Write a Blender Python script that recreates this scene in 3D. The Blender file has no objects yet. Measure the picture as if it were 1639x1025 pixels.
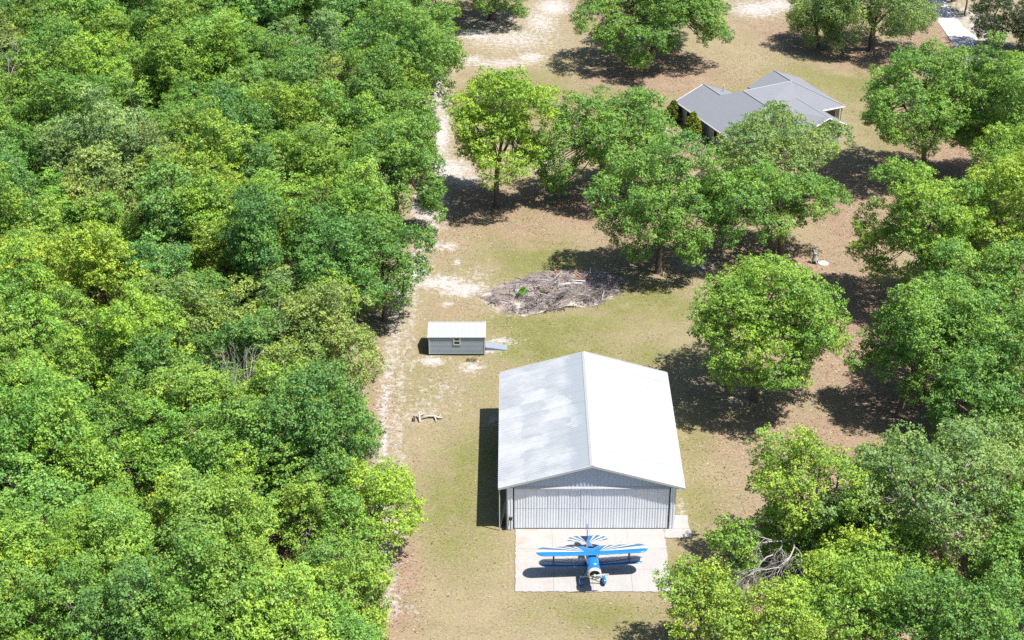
import bpy, math, random
import numpy as np
from mathutils import Vector, Matrix

sc = bpy.context.scene
col = sc.collection
PI = math.pi
R = math.radians

# ------------------------------------------------------------------ camera, sky, sun, exposure
CAM_H = 84.0
PITCH = 30.188
cam_data = bpy.data.cameras.new('camera')
cam_data.sensor_width = 36.0
cam_data.lens = 57.11
cam_data.clip_start = 1.0
cam_data.clip_end = 9000.0
cam = bpy.data.objects.new('camera', cam_data)
col.objects.link(cam)
cam.location = (0, -125.0, CAM_H)
cam.rotation_euler = (R(90 - PITCH), 0, 0)
sc.camera = cam

SUN = Vector((0.42, -0.16, 1.0)).normalized()
SUN_EL = math.asin(SUN.z)
SUN_AZ = math.atan2(SUN.x, SUN.y)
world = bpy.data.worlds.new('World')
sc.world = world
world.use_nodes = True
wn = world.node_tree
sky = wn.nodes.new('ShaderNodeTexSky')
sky.sky_type = 'NISHITA'
sky.sun_disc = False
sky.sun_elevation = SUN_EL
sky.sun_rotation = SUN_AZ
sky.ozone_density = 2.5
bg = wn.nodes['Background']
bg.inputs['Strength'].default_value = 0.08
wn.links.new(sky.outputs[0], bg.inputs['Color'])
sun_l = bpy.data.lights.new('sun', 'SUN')
sun_l.energy = 5.0
sun_l.angle = R(0.53)
sun_l.color = (1.0, 0.965, 0.90)
sun = bpy.data.objects.new('sun', sun_l)
col.objects.link(sun)
sun.location = (40, -20, 120)
sun.rotation_euler = SUN.to_track_quat('Z', 'Y').to_euler()
vs = sc.view_settings
vs.view_transform = 'Standard'
vs.look = 'None'
vs.gamma = 1.0
vs.use_curve_mapping = False
vs.exposure = 1.0
sc.render.engine = 'CYCLES'
cy = sc.cycles
cy.max_bounces = 7
cy.diffuse_bounces = 4
cy.glossy_bounces = 2
cy.transmission_bounces = 4
cy.transparent_max_bounces = 4
cy.use_denoising = False
cy.denoiser = 'OPENIMAGEDENOISE'
cy.caustics_reflective = False
cy.caustics_refractive = False


# ------------------------------------------------------------------ materials
class N:
    """short-hand for building node trees"""
    def __init__(s, name):
        s.m = bpy.data.materials.new(name)
        s.m.use_nodes = True
        s.t = s.m.node_tree
        s.b = s.t.nodes['Principled BSDF']

    def n(s, kind, **kw):
        x = s.t.nodes.new(kind)
        for k, v in kw.items():
            setattr(x, k, v)
        return x

    def put(s, sock, v):
        if hasattr(v, 'is_output') or isinstance(v, bpy.types.NodeSocket):
            s.t.links.new(v, sock)
        else:
            sock.default_value = v

    def math(s, op, a, b=0.0, clamp=False):
        x = s.n('ShaderNodeMath', operation=op, use_clamp=clamp)
        s.put(x.inputs[0], a)
        s.put(x.inputs[1], b)
        return x.outputs[0]

    def mix(s, f, a, b, mode='MIX'):
        x = s.n('ShaderNodeMix', data_type='RGBA', blend_type=mode)
        s.put(x.inputs[0], f)
        s.put(x.inputs[6], a if not isinstance(a, tuple) else (*a, 1))
        s.put(x.inputs[7], b if not isinstance(b, tuple) else (*b, 1))
        return x.outputs[2]

    def noise(s, scale, detail=4, rough=.55, vec=None, dist=0.0):
        x = s.n('ShaderNodeTexNoise')
        x.inputs['Scale'].default_value = scale
        x.inputs['Detail'].default_value = detail
        x.inputs['Roughness'].default_value = rough
        x.inputs['Distortion'].default_value = dist
        if vec is not None:
            s.put(x.inputs['Vector'], vec)
        return x.outputs[0]

    def ramp(s, f, stops, interp='LINEAR'):
        x = s.n('ShaderNodeValToRGB')
        x.color_ramp.interpolation = interp
        e = x.color_ramp.elements
        while len(e) < len(stops):
            e.new(0.5)
        for el, (p, c_) in zip(e, stops):
            el.position = p
            el.color = (*c_, 1) if isinstance(c_, tuple) else (c_, c_, c_, 1)
        s.put(x.inputs[0], f)
        return x.outputs[0]

    def pos(s):
        return s.n('ShaderNodeNewGeometry').outputs['Position']

    def obj(s):
        return s.n('ShaderNodeTexCoord').outputs['Object']

    def scaled(s, v, k):
        x = s.n('ShaderNodeMapping')
        s.put(x.inputs['Vector'], v)
        x.inputs['Scale'].default_value = k
        return x.outputs[0]

    def attr(s, name):
        return s.n('ShaderNodeAttribute', attribute_name=name).outputs['Fac']

    def rnd(s):
        return s.n('ShaderNodeObjectInfo').outputs['Random']

    def bump(s, h, strength=.3, dist=.02):
        x = s.n('ShaderNodeBump')
        x.inputs['Strength'].default_value = strength
        x.inputs['Distance'].default_value = dist
        s.put(x.inputs['Height'], h)
        s.put(s.b.inputs['Normal'], x.outputs[0])

    def done(s, color, rough=.6, metal=0.0, spec=.5):
        s.put(s.b.inputs['Base Color'], color if not isinstance(color, tuple) else (*color, 1))
        s.put(s.b.inputs['Roughness'], rough)
        s.put(s.b.inputs['Metallic'], metal)
        s.put(s.b.inputs['Specular IOR Level'], spec)
        return s.m


def simple(name, color, rough=.6, var=.15, scale=3.0, metal=0.0, spec=.4):
    n = N(name)
    f = n.noise(scale, 4, vec=n.pos())
    d = tuple(x * (1 - var) for x in color)
    l = tuple(min(1, x * (1 + var)) for x in color)
    return n.done(n.mix(f, d, l), rough, metal, spec)


M = {}


def leaf_material(name='leaf', trans=.22):
    n = N(name)
    info = n.n('ShaderNodeObjectInfo')
    t = n.attr('tint')
    base = info.outputs['Color']
    dark = n.mix(1.0, base, (.60, .76, .88), 'MULTIPLY')
    light = n.mix(1.0, base, (1.33, 1.23, .88), 'MULTIPLY')
    c_ = n.mix(t, dark, light)
    n.put(n.b.inputs['Base Color'], c_)
    n.b.inputs['Roughness'].default_value = .48
    n.b.inputs['Specular IOR Level'].default_value = .22
    tr = n.n('ShaderNodeBsdfTranslucent')
    n.put(tr.inputs['Color'], n.mix(1.0, c_, (1.35, 1.2, .65), 'MULTIPLY'))
    mx = n.n('ShaderNodeMixShader')
    mx.inputs[0].default_value = trans
    n.t.links.new(n.b.outputs[0], mx.inputs[1])
    n.t.links.new(tr.outputs[0], mx.inputs[2])
    n.t.links.new(mx.outputs[0], n.t.nodes['Material Output'].inputs[0])
    return n.m


def bark_material(name, a, b):
    n = N(name)
    p = n.scaled(n.obj(), (4, 4, .8))
    f = n.noise(3, 6, .6, p)
    c_ = n.mix(f, a, b)
    n.bump(f, .6, .05)
    return n.done(c_, .9, 0, .2)


M['leaf'] = leaf_material()
M['bark'] = bark_material('bark', (0.056, 0.044, 0.036), (0.192, 0.160, 0.136))
M['bark_pale'] = bark_material('bark_pale', (0.160, 0.136, 0.120), (0.416, 0.368, 0.336))
M['dead'] = bark_material('dead_wood', (0.240, 0.216, 0.200), (0.496, 0.464, 0.440))


def ground_material():
    n = N('ground')
    p = n.pos()
    big = n.noise(.09, 5, .6, p)
    mid = n.noise(.55, 5, .62, p)
    fine = n.noise(4.2, 4, .7, p)
    grain = n.noise(5.0, 4, .9, p)
    fine = n.ramp(fine, [(.33, 0.0), (.67, 1.0)])
    gr = n.ramp(grain, [(.36, 0.0), (.64, 1.0)])
    sp1 = n.noise(.22, 6, .7, p)
    hay = n.mix(fine, (0.146, 0.117, 0.060), (0.258, 0.210, 0.130))
    hay = n.mix(n.math('MULTIPLY', gr, .6), hay, (0.309, 0.259, 0.173))
    grn = n.mix(fine, (0.076, 0.092, 0.020), (0.165, 0.168, 0.050))
    grn = n.mix(n.math('MULTIPLY', gr, .5), grn, (0.235, 0.210, 0.099))
    lit = n.mix(fine, (0.111, 0.069, 0.043), (0.238, 0.160, 0.108))
    lit = n.mix(n.math('MULTIPLY', gr, .6), lit, (0.358, 0.265, 0.198))
    snd = n.mix(fine, (0.290, 0.262, 0.245), (0.405, 0.383, 0.373))
    snd = n.mix(n.math('MULTIPLY', gr, .5), snd, (0.432, 0.407, 0.401))
    # soft masks: attribute plus broken noise
    g = n.math('ADD', n.attr('green'), n.math('MULTIPLY', n.math('SUBTRACT', mid, .5), 1.2))
    g = n.math('ADD', g, n.math('MULTIPLY', n.math('SUBTRACT', big, .5), 1.3))
    g = n.ramp(g, [(.02, 0.0), (.70, 1.0)])
    l = n.math('ADD', n.attr('litter'), n.math('MULTIPLY', n.math('SUBTRACT', mid, .5), 1.1))
    l = n.ramp(l, [(.30, 0.0), (.8, 1.0)])
    fl = n.noise(1.7, 6, .72, p)
    s_ = n.math('ADD', n.attr('sand'), n.math('MULTIPLY', n.math('SUBTRACT', fl, .5), 2.6))
    s_ = n.math('ADD', s_, n.math('MULTIPLY', n.math('SUBTRACT', grain, .5), .9))
    s_ = n.ramp(s_, [(.32, 0.0), (.92, .95)])
    c_ = n.mix(g, hay, grn)
    c_ = n.mix(l, c_, lit)
    # scattered pale flecks of dry leaf and sand
    fk = n.noise(2.3, 5, .8, p)
    fk = n.math('MULTIPLY', n.ramp(fk, [(.56, 0.0), (.66, 1.0)]), n.ramp(grain, [(.46, 0.0), (.60, .8)]))
    c_ = n.mix(fk, c_, (0.370, 0.327, 0.278))
    c_ = n.mix(n.ramp(mid, [(.3, .30), (.62, 0.0)]), c_, (0.080, 0.065, 0.031))
    c_ = n.mix(n.ramp(sp1, [(.50, 0.0), (.72, .5)]), c_, (0.272, 0.207, 0.145))
    c_ = n.mix(s_, c_, snd)
    n.bump(n.math('ADD', fine, grain), .6, .05)
    return n.done(c_, .95, 0, .15)


M['ground'] = ground_material()


def concrete_material():
    n = N('concrete')
    p = n.pos()
    a = n.noise(.7, 5, .6, p)
    b = n.noise(6, 4, .7, p)
    st = n.noise(9, 3, .6, n.scaled(p, (1.6, .12, 1)))
    c_ = n.mix(a, (0.272, 0.258, 0.245), (0.348, 0.334, 0.326))
    c_ = n.mix(n.ramp(b, [(.5, 0.0), (.9, .5)]), c_, (0.195, 0.185, 0.180))
    c_ = n.mix(n.ramp(st, [(.54, 0.0), (.74, .45)]), c_, (0.217, 0.209, 0.207))
    # rust stains, towards the hangar-door side on the left
    sep = n.n('ShaderNodeSeparateXYZ')
    n.put(sep.inputs[0], p)
    near = n.ramp(n.math('MULTIPLY', n.math('SUBTRACT', 7.5, sep.outputs[0]), .13), [(0, 0.0), (.8, 1.0)])
    rn = n.noise(.85, 5, .65, n.scaled(p, (.7, 1.3, 1)))
    rust = n.math('MULTIPLY', n.ramp(rn, [(.52, 0.0), (.72, .55)]), near)
    c_ = n.mix(rust, c_, (0.326, 0.185, 0.092))
    n.bump(b, .25, .01)
    return n.done(c_, .85, 0, .25)


M['concrete'] = concrete_material()
M['drive'] = simple('driveway_concrete', (0.407, 0.395, 0.389), .9, .1, 2.0)


def metal_sheet(name, color, stain=0.0, patch=0.0, rough=.42):
    n = N(name)
    p = n.pos()
    r_ = n.rnd()
    f = n.noise(1.3, 5, .6, p)
    c_ = n.mix(f, tuple(x * .93 for x in color), tuple(min(1, x * 1.04) for x in color))
    c_ = n.mix(n.math('MULTIPLY', r_, .10), c_, (.31, .33, .35))
    if patch:
        # weathered blocks that follow the sheets and purlins
        jit = n.n('ShaderNodeTexNoise')
        jit.inputs['Scale'].default_value = 1.1
        jit.inputs['Detail'].default_value = 4
        n.put(jit.inputs['Vector'], p)
        va = n.n('ShaderNodeVectorMath', operation='MULTIPLY_ADD')
        n.put(va.inputs[0], jit.outputs['Color'])
        va.inputs[1].default_value = (2.6, 1.3, 0)
        n.put(va.inputs[2], p)
        jit.inputs['Roughness'].default_value = .75
        sn = n.n('ShaderNodeVectorMath', operation='SNAP')
        n.put(sn.inputs[0], va.outputs[0])
        sn.inputs[1].default_value = (2.1, 1.8, 50)
        wn_ = n.n('ShaderNodeTexWhiteNoise')
        n.put(wn_.inputs['Vector'], sn.outputs[0])
        sx = n.n('ShaderNodeSeparateXYZ')
        n.put(sx.inputs[0], p)
        ridge = n.ramp(n.math('MULTIPLY', n.math('SUBTRACT', sx.outputs[0], 4.6), .5), [(0, 0.0), (.9, .55)])
        w = n.math('ADD', n.math('MULTIPLY', wn_.outputs[0], .26), n.math('MULTIPLY', n.noise(.38, 5, .6, n.scaled(p, (.8, 1.3, 1))), .95))
        w = n.math('ADD', w, n.math('MULTIPLY', n.noise(5, 4, .7, n.scaled(p, (.4, 2.0, 1))), .35))
        w = n.math('ADD', w, ridge)
        c_ = n.mix(n.ramp(w, [(.62, 0.0), (1.12, patch)]), c_, (.235, .26, .29))
    if stain:
        sp = n.n('ShaderNodeSeparateXYZ')
        n.put(sp.inputs[0], p)
        w = n.noise(3.0, 5, .65, n.scaled(p, (1, 1, .18)))
        low = n.ramp(sp.outputs[2], [(0.0, 1.0), (.5, 0.0)])
        c_ = n.mix(n.math('MULTIPLY', n.ramp(w, [(.5, 0.0), (.75, stain)]), n.math('ADD', low, .18)), c_, (.42, .27, .18))
    return n.done(c_, rough, 0.0, .45)


M['roof_w'] = metal_sheet('roof_white', (0.325, 0.333, 0.345))
M['roof_p'] = metal_sheet('roof_patchy', (0.385, 0.395, 0.405), patch=.9)
M['door_sheet'] = metal_sheet('door_sheet', (0.78, 0.80, 0.85), stain=.5)
M['wall_sheet'] = metal_sheet('wall_sheet', (0.46, 0.52, 0.60), stain=.3)
M['trim'] = metal_sheet('white_trim', (0.481, 0.488, 0.494))
M['dark_gap'] = simple('dark_gap', (0.012, 0.012, 0.015), .8)
M['siding'] = metal_sheet('grey_siding', (0.29, 0.34, 0.385))
M['shed_roof'] = metal_sheet('shed_roof', (0.32, 0.33, 0.34))
M['glass'] = simple('dark_glass', (.012, .014, .018), .08, .2, 2, 0, .8)
M['ramp'] = simple('grey_ramp', (0.185, 0.210, 0.247), .7)
M['rust'] = simple('rust', (0.105, 0.043, 0.025), .85, .35, 8)
M['pale_wood'] = simple('pale_wood', (.37, .33, .28), .85, .2, 5)
M['brown_wood'] = simple('brown_wood', (0.093, 0.049, 0.031), .85, .3, 5)
M['stone'] = simple('pale_stone', (0.284, 0.309, 0.302), .8, .15, 6)
M['black'] = simple('black', (.02, .02, .022), .6)
M['cream'] = simple('cream_wall', (0.358, 0.352, 0.321), .85, .08, 2)
M['paver'] = simple('brick_paver', (0.185, 0.136, 0.114), .9, .25, 5)
M['white'] = simple('white_paint', (0.481, 0.481, 0.475), .5, .04)
M['board'] = simple('grey_green_board', (0.185, 0.198, 0.173), .8, .2)
M['grey_metal'] = simple('grey_metal', (0.278, 0.284, 0.290), .45, .12)


def shingle():
    n = N('shingle')
    p = n.obj()
    a = n.noise(5, 4, .7, n.scaled(p, (1, 1, 3)))
    b = n.noise(.5, 4, .6, p)
    c_ = n.mix(a, (0.101, 0.107, 0.128), (0.207, 0.214, 0.238))
    c_ = n.mix(n.math('MULTIPLY', b, .3), c_, (0.235, 0.242, 0.255))
    n.bump(a, .4, .02)
    return n.done(c_, .9, 0, .2)


M['shingle'] = shingle()


# aircraft paint
def plain_paint(name, color, rough=.22):
    n = N(name)
    m = n.done(color, rough, 0, .5)
    n.b.inputs['Coat Weight'].default_value = .5
    n.b.inputs['Coat Roughness'].default_value = .1
    return m


BLUE = (.012, .145, .43)
DBLUE = (.03, .11, .28)
M['blue'] = plain_paint('blue_paint', BLUE)
M['cowl_white'] = plain_paint('cowl_white', (.48, .47, .43))
M['silver'] = plain_paint('silver', (.36, .365, .37), .3)
M['tyre'] = simple('tyre_rubber', (.015, .015, .016), .8)
M['engine'] = simple('engine_metal', (.07, .06, .05), .5, .4, 20)
M['strut'] = simple('strut_dark', (.03, .05, .09), .4)


def sunburst(name, x0, y0, k):
    """white rays fanning over the upper side of a wing, blue leading edge and underside"""
    n = N(name)
    o = n.obj()
    sp = n.n('ShaderNodeSeparateXYZ')
    n.put(sp.inputs[0], o)
    ax = n.math('SUBTRACT', n.math('ABSOLUTE', sp.outputs[0]), x0)
    dy = n.math('SUBTRACT', sp.outputs[1], y0)
    ang = n.math('ARCTAN2', dy, ax)
    w, g = (.50, .495, .475), (.40, .30, .07)
    b, d = BLUE, (.03, .10, .22)
    ang = n.math('MULTIPLY', ang, k)
    c_ = n.ramp(ang, [(0, b), (.010, g), (.018, w), (.074, g), (.082, d), (.150, w), (.195, g), (.202, d),
                      (.28, w), (.34, d), (.46, w), (.53, d), (.70, b)], 'CONSTANT')
    ins = n.math('GREATER_THAN', ax, 0.0)
    gn = n.n('ShaderNodeNewGeometry')
    sn = n.n('ShaderNodeSeparateXYZ')
    n.put(sn.inputs[0], gn.outputs['Normal'])
    up = n.math('GREATER_THAN', sn.outputs[2], .25)
    f = n.math('MULTIPLY', ins, up)
    m = n.done(n.mix(f, b, c_), .22, 0, .5)
    n.b.inputs['Coat Weight'].default_value = .4
    return m


# ------------------------------------------------------------------ object helpers
def tag(o, label=None, cat=None, group=None, kind=None):
    if label: o['label'] = label
    if cat: o['category'] = cat
    if group: o['group'] = group
    if kind: o['kind'] = kind
    return o


def empty(name, loc=(0, 0, 0), rz=0.0):
    o = bpy.data.objects.new(name, None)
    o.empty_display_size = .3
    o.location = loc
    o.rotation_euler = (0, 0, rz)
    col.objects.link(o)
    return o


def add(name, me, mat=None, parent=None, loc=(0, 0, 0), rot=(0, 0, 0)):
    o = bpy.data.objects.new(name, me)
    if mat is not None and not me.materials:
        me.materials.append(mat)
    o.location = loc
    o.rotation_euler = rot
    if parent is not None:
        o.parent = parent
    col.objects.link(o)
    return o


def copy_tree(src, parent=None, loc=None):
    c_ = src.copy()
    col.objects.link(c_)
    c_.parent = parent
    for ch in list(src.children):
        copy_tree(ch, c_)
    return c_


class MB:
    """collects primitives into one mesh"""
    def __init__(s):
        s.v, s.f = [], []

    def add(s, vs_, fs_):
        k = len(s.v)
        s.v += [tuple(p) for p in vs_]
        s.f += [tuple(i + k for i in q) for q in fs_]
        return s

    def box(s, x0, x1, y0, y1, z0, z1):
        return s.add([(x0, y0, z0), (x1, y0, z0), (x1, y1, z0), (x0, y1, z0), (x0, y0, z1), (x1, y0, z1), (x1, y1, z1), (x0, y1, z1)],
                     [(0, 3, 2, 1), (4, 5, 6, 7), (0, 1, 5, 4), (1, 2, 6, 5), (2, 3, 7, 6), (3, 0, 4, 7)])

    def hexa(s, bottom, top):
        return s.add(list(bottom) + list(top), [(0, 3, 2, 1), (4, 5, 6, 7), (0, 1, 5, 4), (1, 2, 6, 5), (2, 3, 7, 6), (3, 0, 4, 7)])

    def prism(s, poly, d):
        """polygon (3d points) with thickness vector d"""
        n_ = len(poly)
        d = Vector(d)
        top = [Vector(p) for p in poly]
        bot = [p - d for p in top]
        fs_ = [tuple(range(n_)), tuple(range(2 * n_ - 1, n_ - 1, -1))]
        fs_ += [(i, i + n_, (i + 1) % n_ + n_, (i + 1) % n_) for i in range(n_)]
        return s.add(top + bot, fs_)

    def tube(s, path, radii, sides=6, caps=True, squash=1.0):
        path = [Vector(p) for p in path]
        if not hasattr(radii, '__len__'):
            radii = [radii] * len(path)
        rings = []
        ref = None
        for i, p in enumerate(path):
            d = (path[min(i + 1, len(path) - 1)] - path[max(i - 1, 0)]).normalized()
            if ref is None:
                ref = Vector((0, 0, 1)) if abs(d.z) < .9 else Vector((1, 0, 0))
            a = d.cross(ref).normalized()
            b = d.cross(a).normalized()
            rings.append([p + (a * math.cos(2 * PI * k / sides) + b * math.sin(2 * PI * k / sides) * squash) * radii[i] for k in range(sides)])
        vs_ = [q for r_ in rings for q in r_]
        fs_ = []
        for i in range(len(path) - 1):
            for k in range(sides):
                k2 = (k + 1) % sides
                fs_.append((i * sides + k, (i + 1) * sides + k, (i + 1) * sides + k2, i * sides + k2))
        if caps:
            fs_.append(tuple(range(sides)))
            fs_.append(tuple(range(len(vs_) - 1, len(vs_) - sides - 1, -1)))
        return s.add(vs_, fs_)

    def lathe(s, prof, sides=20, axis='Z', origin=(0, 0, 0)):
        """profile of (radius, height)"""
        o = Vector(origin)
        vs_ = []
        for r_, h in prof:
            for k in range(sides):
                a = 2 * PI * k / sides
                if axis == 'Z':
                    vs_.append(o + Vector((r_ * math.cos(a), r_ * math.sin(a), h)))
                else:
                    vs_.append(o + Vector((r_ * math.cos(a), h, r_ * math.sin(a))))
        fs_ = []
        for i in range(len(prof) - 1):
            for k in range(sides):
                k2 = (k + 1) % sides
                q = (i * sides + k, i * sides + k2, (i + 1) * sides + k2, (i + 1) * sides + k)
                fs_.append(q if axis == 'Z' else q[::-1])
        return s.add(vs_, fs_)

    def mesh(s, name, smooth=False):
        me = bpy.data.meshes.new(name)
        me.from_pydata(s.v, [], s.f)
        if smooth:
            me.polygons.foreach_set('use_smooth', [True] * len(me.polygons))
        me.update()
        return me

    def build(s, name, mat, parent=None, loc=(0, 0, 0), rot=(0, 0, 0), smooth=False):
        return add(name, s.mesh(name, smooth), mat, parent, loc, rot)


def np_mesh(name, v, f, smooth=False, face_attr=None):
    """v (n,3), f (m,3 or 4) arrays"""
    me = bpy.data.meshes.new(name)
    n_, m_ = len(v), len(f)
    k_ = f.shape[1]
    me.vertices.add(n_)
    me.vertices.foreach_set('co', np.ascontiguousarray(v, np.float32).ravel())
    me.loops.add(m_ * k_)
    me.loops.foreach_set('vertex_index', np.ascontiguousarray(f, np.int32).ravel())
    me.polygons.add(m_)
    me.polygons.foreach_set('loop_start', np.arange(0, m_ * k_, k_, dtype=np.int32))
    me.polygons.foreach_set('loop_total', np.full(m_, k_, np.int32))
    if smooth:
        me.polygons.foreach_set('use_smooth', np.ones(m_, bool))
    if face_attr is not None:
        a = me.attributes.new('tint', 'FLOAT', 'FACE')
        a.data.foreach_set('value', np.ascontiguousarray(face_attr, np.float32))
    me.update(calc_edges=True)
    return me


# ------------------------------------------------------------------ ground
SAND = [(-10.0, 84.8, 1.0, 11.6, 0.9), (-9.1, 66.7, 1.1, 8.0, 1.0), (-8.0, 55.9, 2.8, 3.3, 1.0), (-9.6, 45.9, 2.0, 4.6, 1.0), (-6.0, 53.1, 2.6, 2.1, 0.8), (-9.2, 40.3, 1.3, 1.9, 0.8), (0.0, 101.4, 6.4, 4.7, .72), (-5.0, 103.2, 2.8, 2.4, 1.0), (4.3, 108.6, 2.6, 5.5, .8), (6.3, 115.0, 2.4, 3.5, 1.0), (-1.7, 91.4, 4.9, 1.9, .75), (2.7, 93.8, 2.0, 2.0, 0.9), (-5.7, 93.1, 1.6, 1.7, 0.8), (-2.8, 108.6, 5.6, 6.1, 0.6), (37.4, 114.1, 3.6, 3.5, 0.9), (41.0, 116.1, 2.7, 2.7, 0.9), (3.1, 59.6, 2.3, 4.1, 0.75), (-7.7, 27.4, 2.8, 1.4, 1.0), (-10.6, 29.1, 1.5, 1.8, 1.0), (-5.1, 25.8, 2.4, 1.4, 1.0), (-11.4, 25.7, 0.9, 2.2, 0.9), (-8.5, 36.1, 0.8, 0.8, 0.9), (-7.1, 35.8, 1.0, 0.8, 1.0), (-3.7, 28.8, 1.3, 2.3, 0.5), (-6.8, 22.6, 0.5, 0.5, 1.0), (-5.9, 32.0, 0.4, 0.7, 0.9), (-0.1, 23.4, 2.5, 2.1, 0.8), (-7.9, 11.4, 1.2, 0.8, 1.0), (-3.9, 10.2, 1.0, 0.9, 0.9), (-1.2, 15.2, 1.5, 0.6, 0.9), (-2.1, 13.4, 1.1, 0.5, 0.9), (-10.1, 10.6, 0.6, 1.0, 0.6), (-12.0, 4.4, 0.3, 6.0, 0.75), (-10.8, 7.7, 0.4, 5.1, 0.6), (-11.7, -2.4, 0.3, 4.6, 0.9), (-7.1, 6.0, 2.7, 3.1, 0.4), (-8.3, 2.8, 1.9, 2.4, 0.45), (-9.0, 1.4, 1.6, 1.1, 0.55), (19.9, 32.0, 2.2, 2.3, 0.9), (18.1, 67.3, 1.8, 2.0, 1.0), (-1.8, 1.0, 0.5, 1.0, 0.7), (-9.4, -16.0, 0.7, 0.9, 0.6), (-7.8, -25.9, 0.4, 0.4, 0.7), (69.3, 105.9, 3.5, 11.3, 0.7), (64.4, 93.1, 2.7, 3.1, 0.8), (70.1, 89.5, 2.6, 3.0, 0.6), (14.4, -16.7, 0.9, 0.3, 0.6), (14.5, -12.4, 0.3, 1.3, 0.6), (76.7, 112.7, 1.3, 9.0, 0.5), (2.5, 9.4, 1.2, 0.7, 0.4), (21.4, 4.4, 1.2, 0.9, 0.5)]
GREEN = [(2.1, 32.7, 4.5, 5.1, 0.9), (5.1, 18.2, 7.0, 2.3, 0.9), (13.7, 22.3, 4.6, 4.0, 0.9), (3.8, 14.1, 5.6, 2.7, 1.0), (-4.5, -13.3, 2.7, 7.6, 0.8), (-6.3, 15.3, 2.5, 2.7, 0.6), (6.9, -26.6, 5.4, 1.9, 0.6), (13.7, 12.9, 3.1, 2.6, 0.7), (16.2, -14.1, 1.9, 4.9, 0.55), (11.8, 78.1, 13.4, 7.7, 0.5), (28.2, 82.5, 5.1, 4.6, 0.35), (48.2, 78.1, 4.2, 15.7, 0.7), (42.6, 87.1, 5.2, 6.0, 0.5), (-3.3, -4.9, 2.8, 3.9, 0.6), (17.7, -1.9, 2.0, 3.6, 0.35), (-2.4, 6.6, 1.8, 6.7, 0.35), (3.4, 76.0, 2.5, 8.6, 0.4), (13.7, -21.2, 1.5, 3.2, 0.5), (-9.1, 8.8, 3.6, 4.6, 0.25), (2.2, 44.3, 4.4, 3.3, 0.4)]
LITTER = [(33.9, 18.4, 7.0, 15.5, 1.0), (27.1, -3.9, 6.8, 6.0, 1.0), (38.9, 42.7, 4.3, 14.8, 0.9), (29.5, 32.0, 6.8, 4.4, 0.8), (46.4, 51.0, 4.5, 10.7, 0.8), (20.0, 87.1, 10.4, 7.1, 0.9), (18.3, 38.0, 9.2, 7.7, 0.9), (9.5, 45.9, 8.8, 6.6, 0.9), (-3.6, 45.9, 6.6, 7.5, 0.8), (-12.4, 0.1, 1.4, 8.3, 0.8), (-13.9, 8.8, 1.8, 6.9, 0.6), (-9.1, -21.6, 1.8, 4.8, 0.9), (-9.7, -27.0, 2.4, 3.8, 0.9), (38.9, 104.5, 5.6, 8.2, 0.7), (51.8, 94.3, 9.8, 6.4, 0.9), (61.8, 99.3, 4.5, 10.7, 0.9), (11.5, 112.7, 3.8, 10.0, 0.7), (-8.4, 36.4, 4.2, 4.5, 0.6), (-6.4, 21.0, 3.9, 3.3, 0.5), (20.0, -1.9, 3.4, 6.1, 0.6), (18.0, -9.6, 2.2, 2.8, 0.35), (12.7, 27.0, 2.0, 3.5, 0.5), (1.5, 39.5, 4.3, 4.7, 0.7), (35.3, 8.8, 4.9, 9.4, 1.0), (47.4, 8.8, 6.1, 23.9, 0.9), (33.1, -15.9, 13.1, 13.3, 0.9), (23.3, -27.7, 9.7, 7.6, 0.9), (-2.8, 109.9, 6.6, 8.4, 0.5), (57.6, 60.0, 9.3, 23.5, 0.9)]
# line of the wood's edge, from near to far
EDGE = [(-10.0, -60.0), (-10.0, -36.6), (-12.6, -27.7), (-14.0, -20.0), (-15.5, -13.3), (-17.6, -7.8), (-17.9, 3.3), (-17.1, 13.5), (-16.2, 21.0), (-15.7, 32.0), (-15.8, 42.7), (-15.8, 58.1), (-14.8, 73.9), (-14.1, 91.9), (-13.3, 112.7), (-13.8, 147.4), (-14, 300)]


for line, w_, st_ in (([(-11.3, 27), (-11.9, 20), (-12.0, 10), (-12.1, 2), (-11.6, -6), (-10.6, -16), (-9.4, -27)], .85, .62),
                      ([(-10.3, 24), (-10.6, 14), (-10.9, 6), (-10.6, -2), (-9.9, -9)], .8, .5),
                      ([(-10.6, 29), (-9.6, 40), (-9.0, 52), (-9.0, 66), (-9.9, 84), (-9.0, 98)], 1.3, .68)):
    for (xa, ya), (xb, yb) in zip(line[:-1], line[1:]):
        nn = max(2, int(math.dist((xa, ya), (xb, yb)) / 1.2))
        for i_ in range(nn):
            t_ = i_ / nn
            SAND.append((xa + (xb - xa) * t_, ya + (yb - ya) * t_, w_, 1.1, st_))


def edge_x(y):
    return np.interp(y, [e[1] for e in EDGE], [e[0] for e in EDGE])


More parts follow.
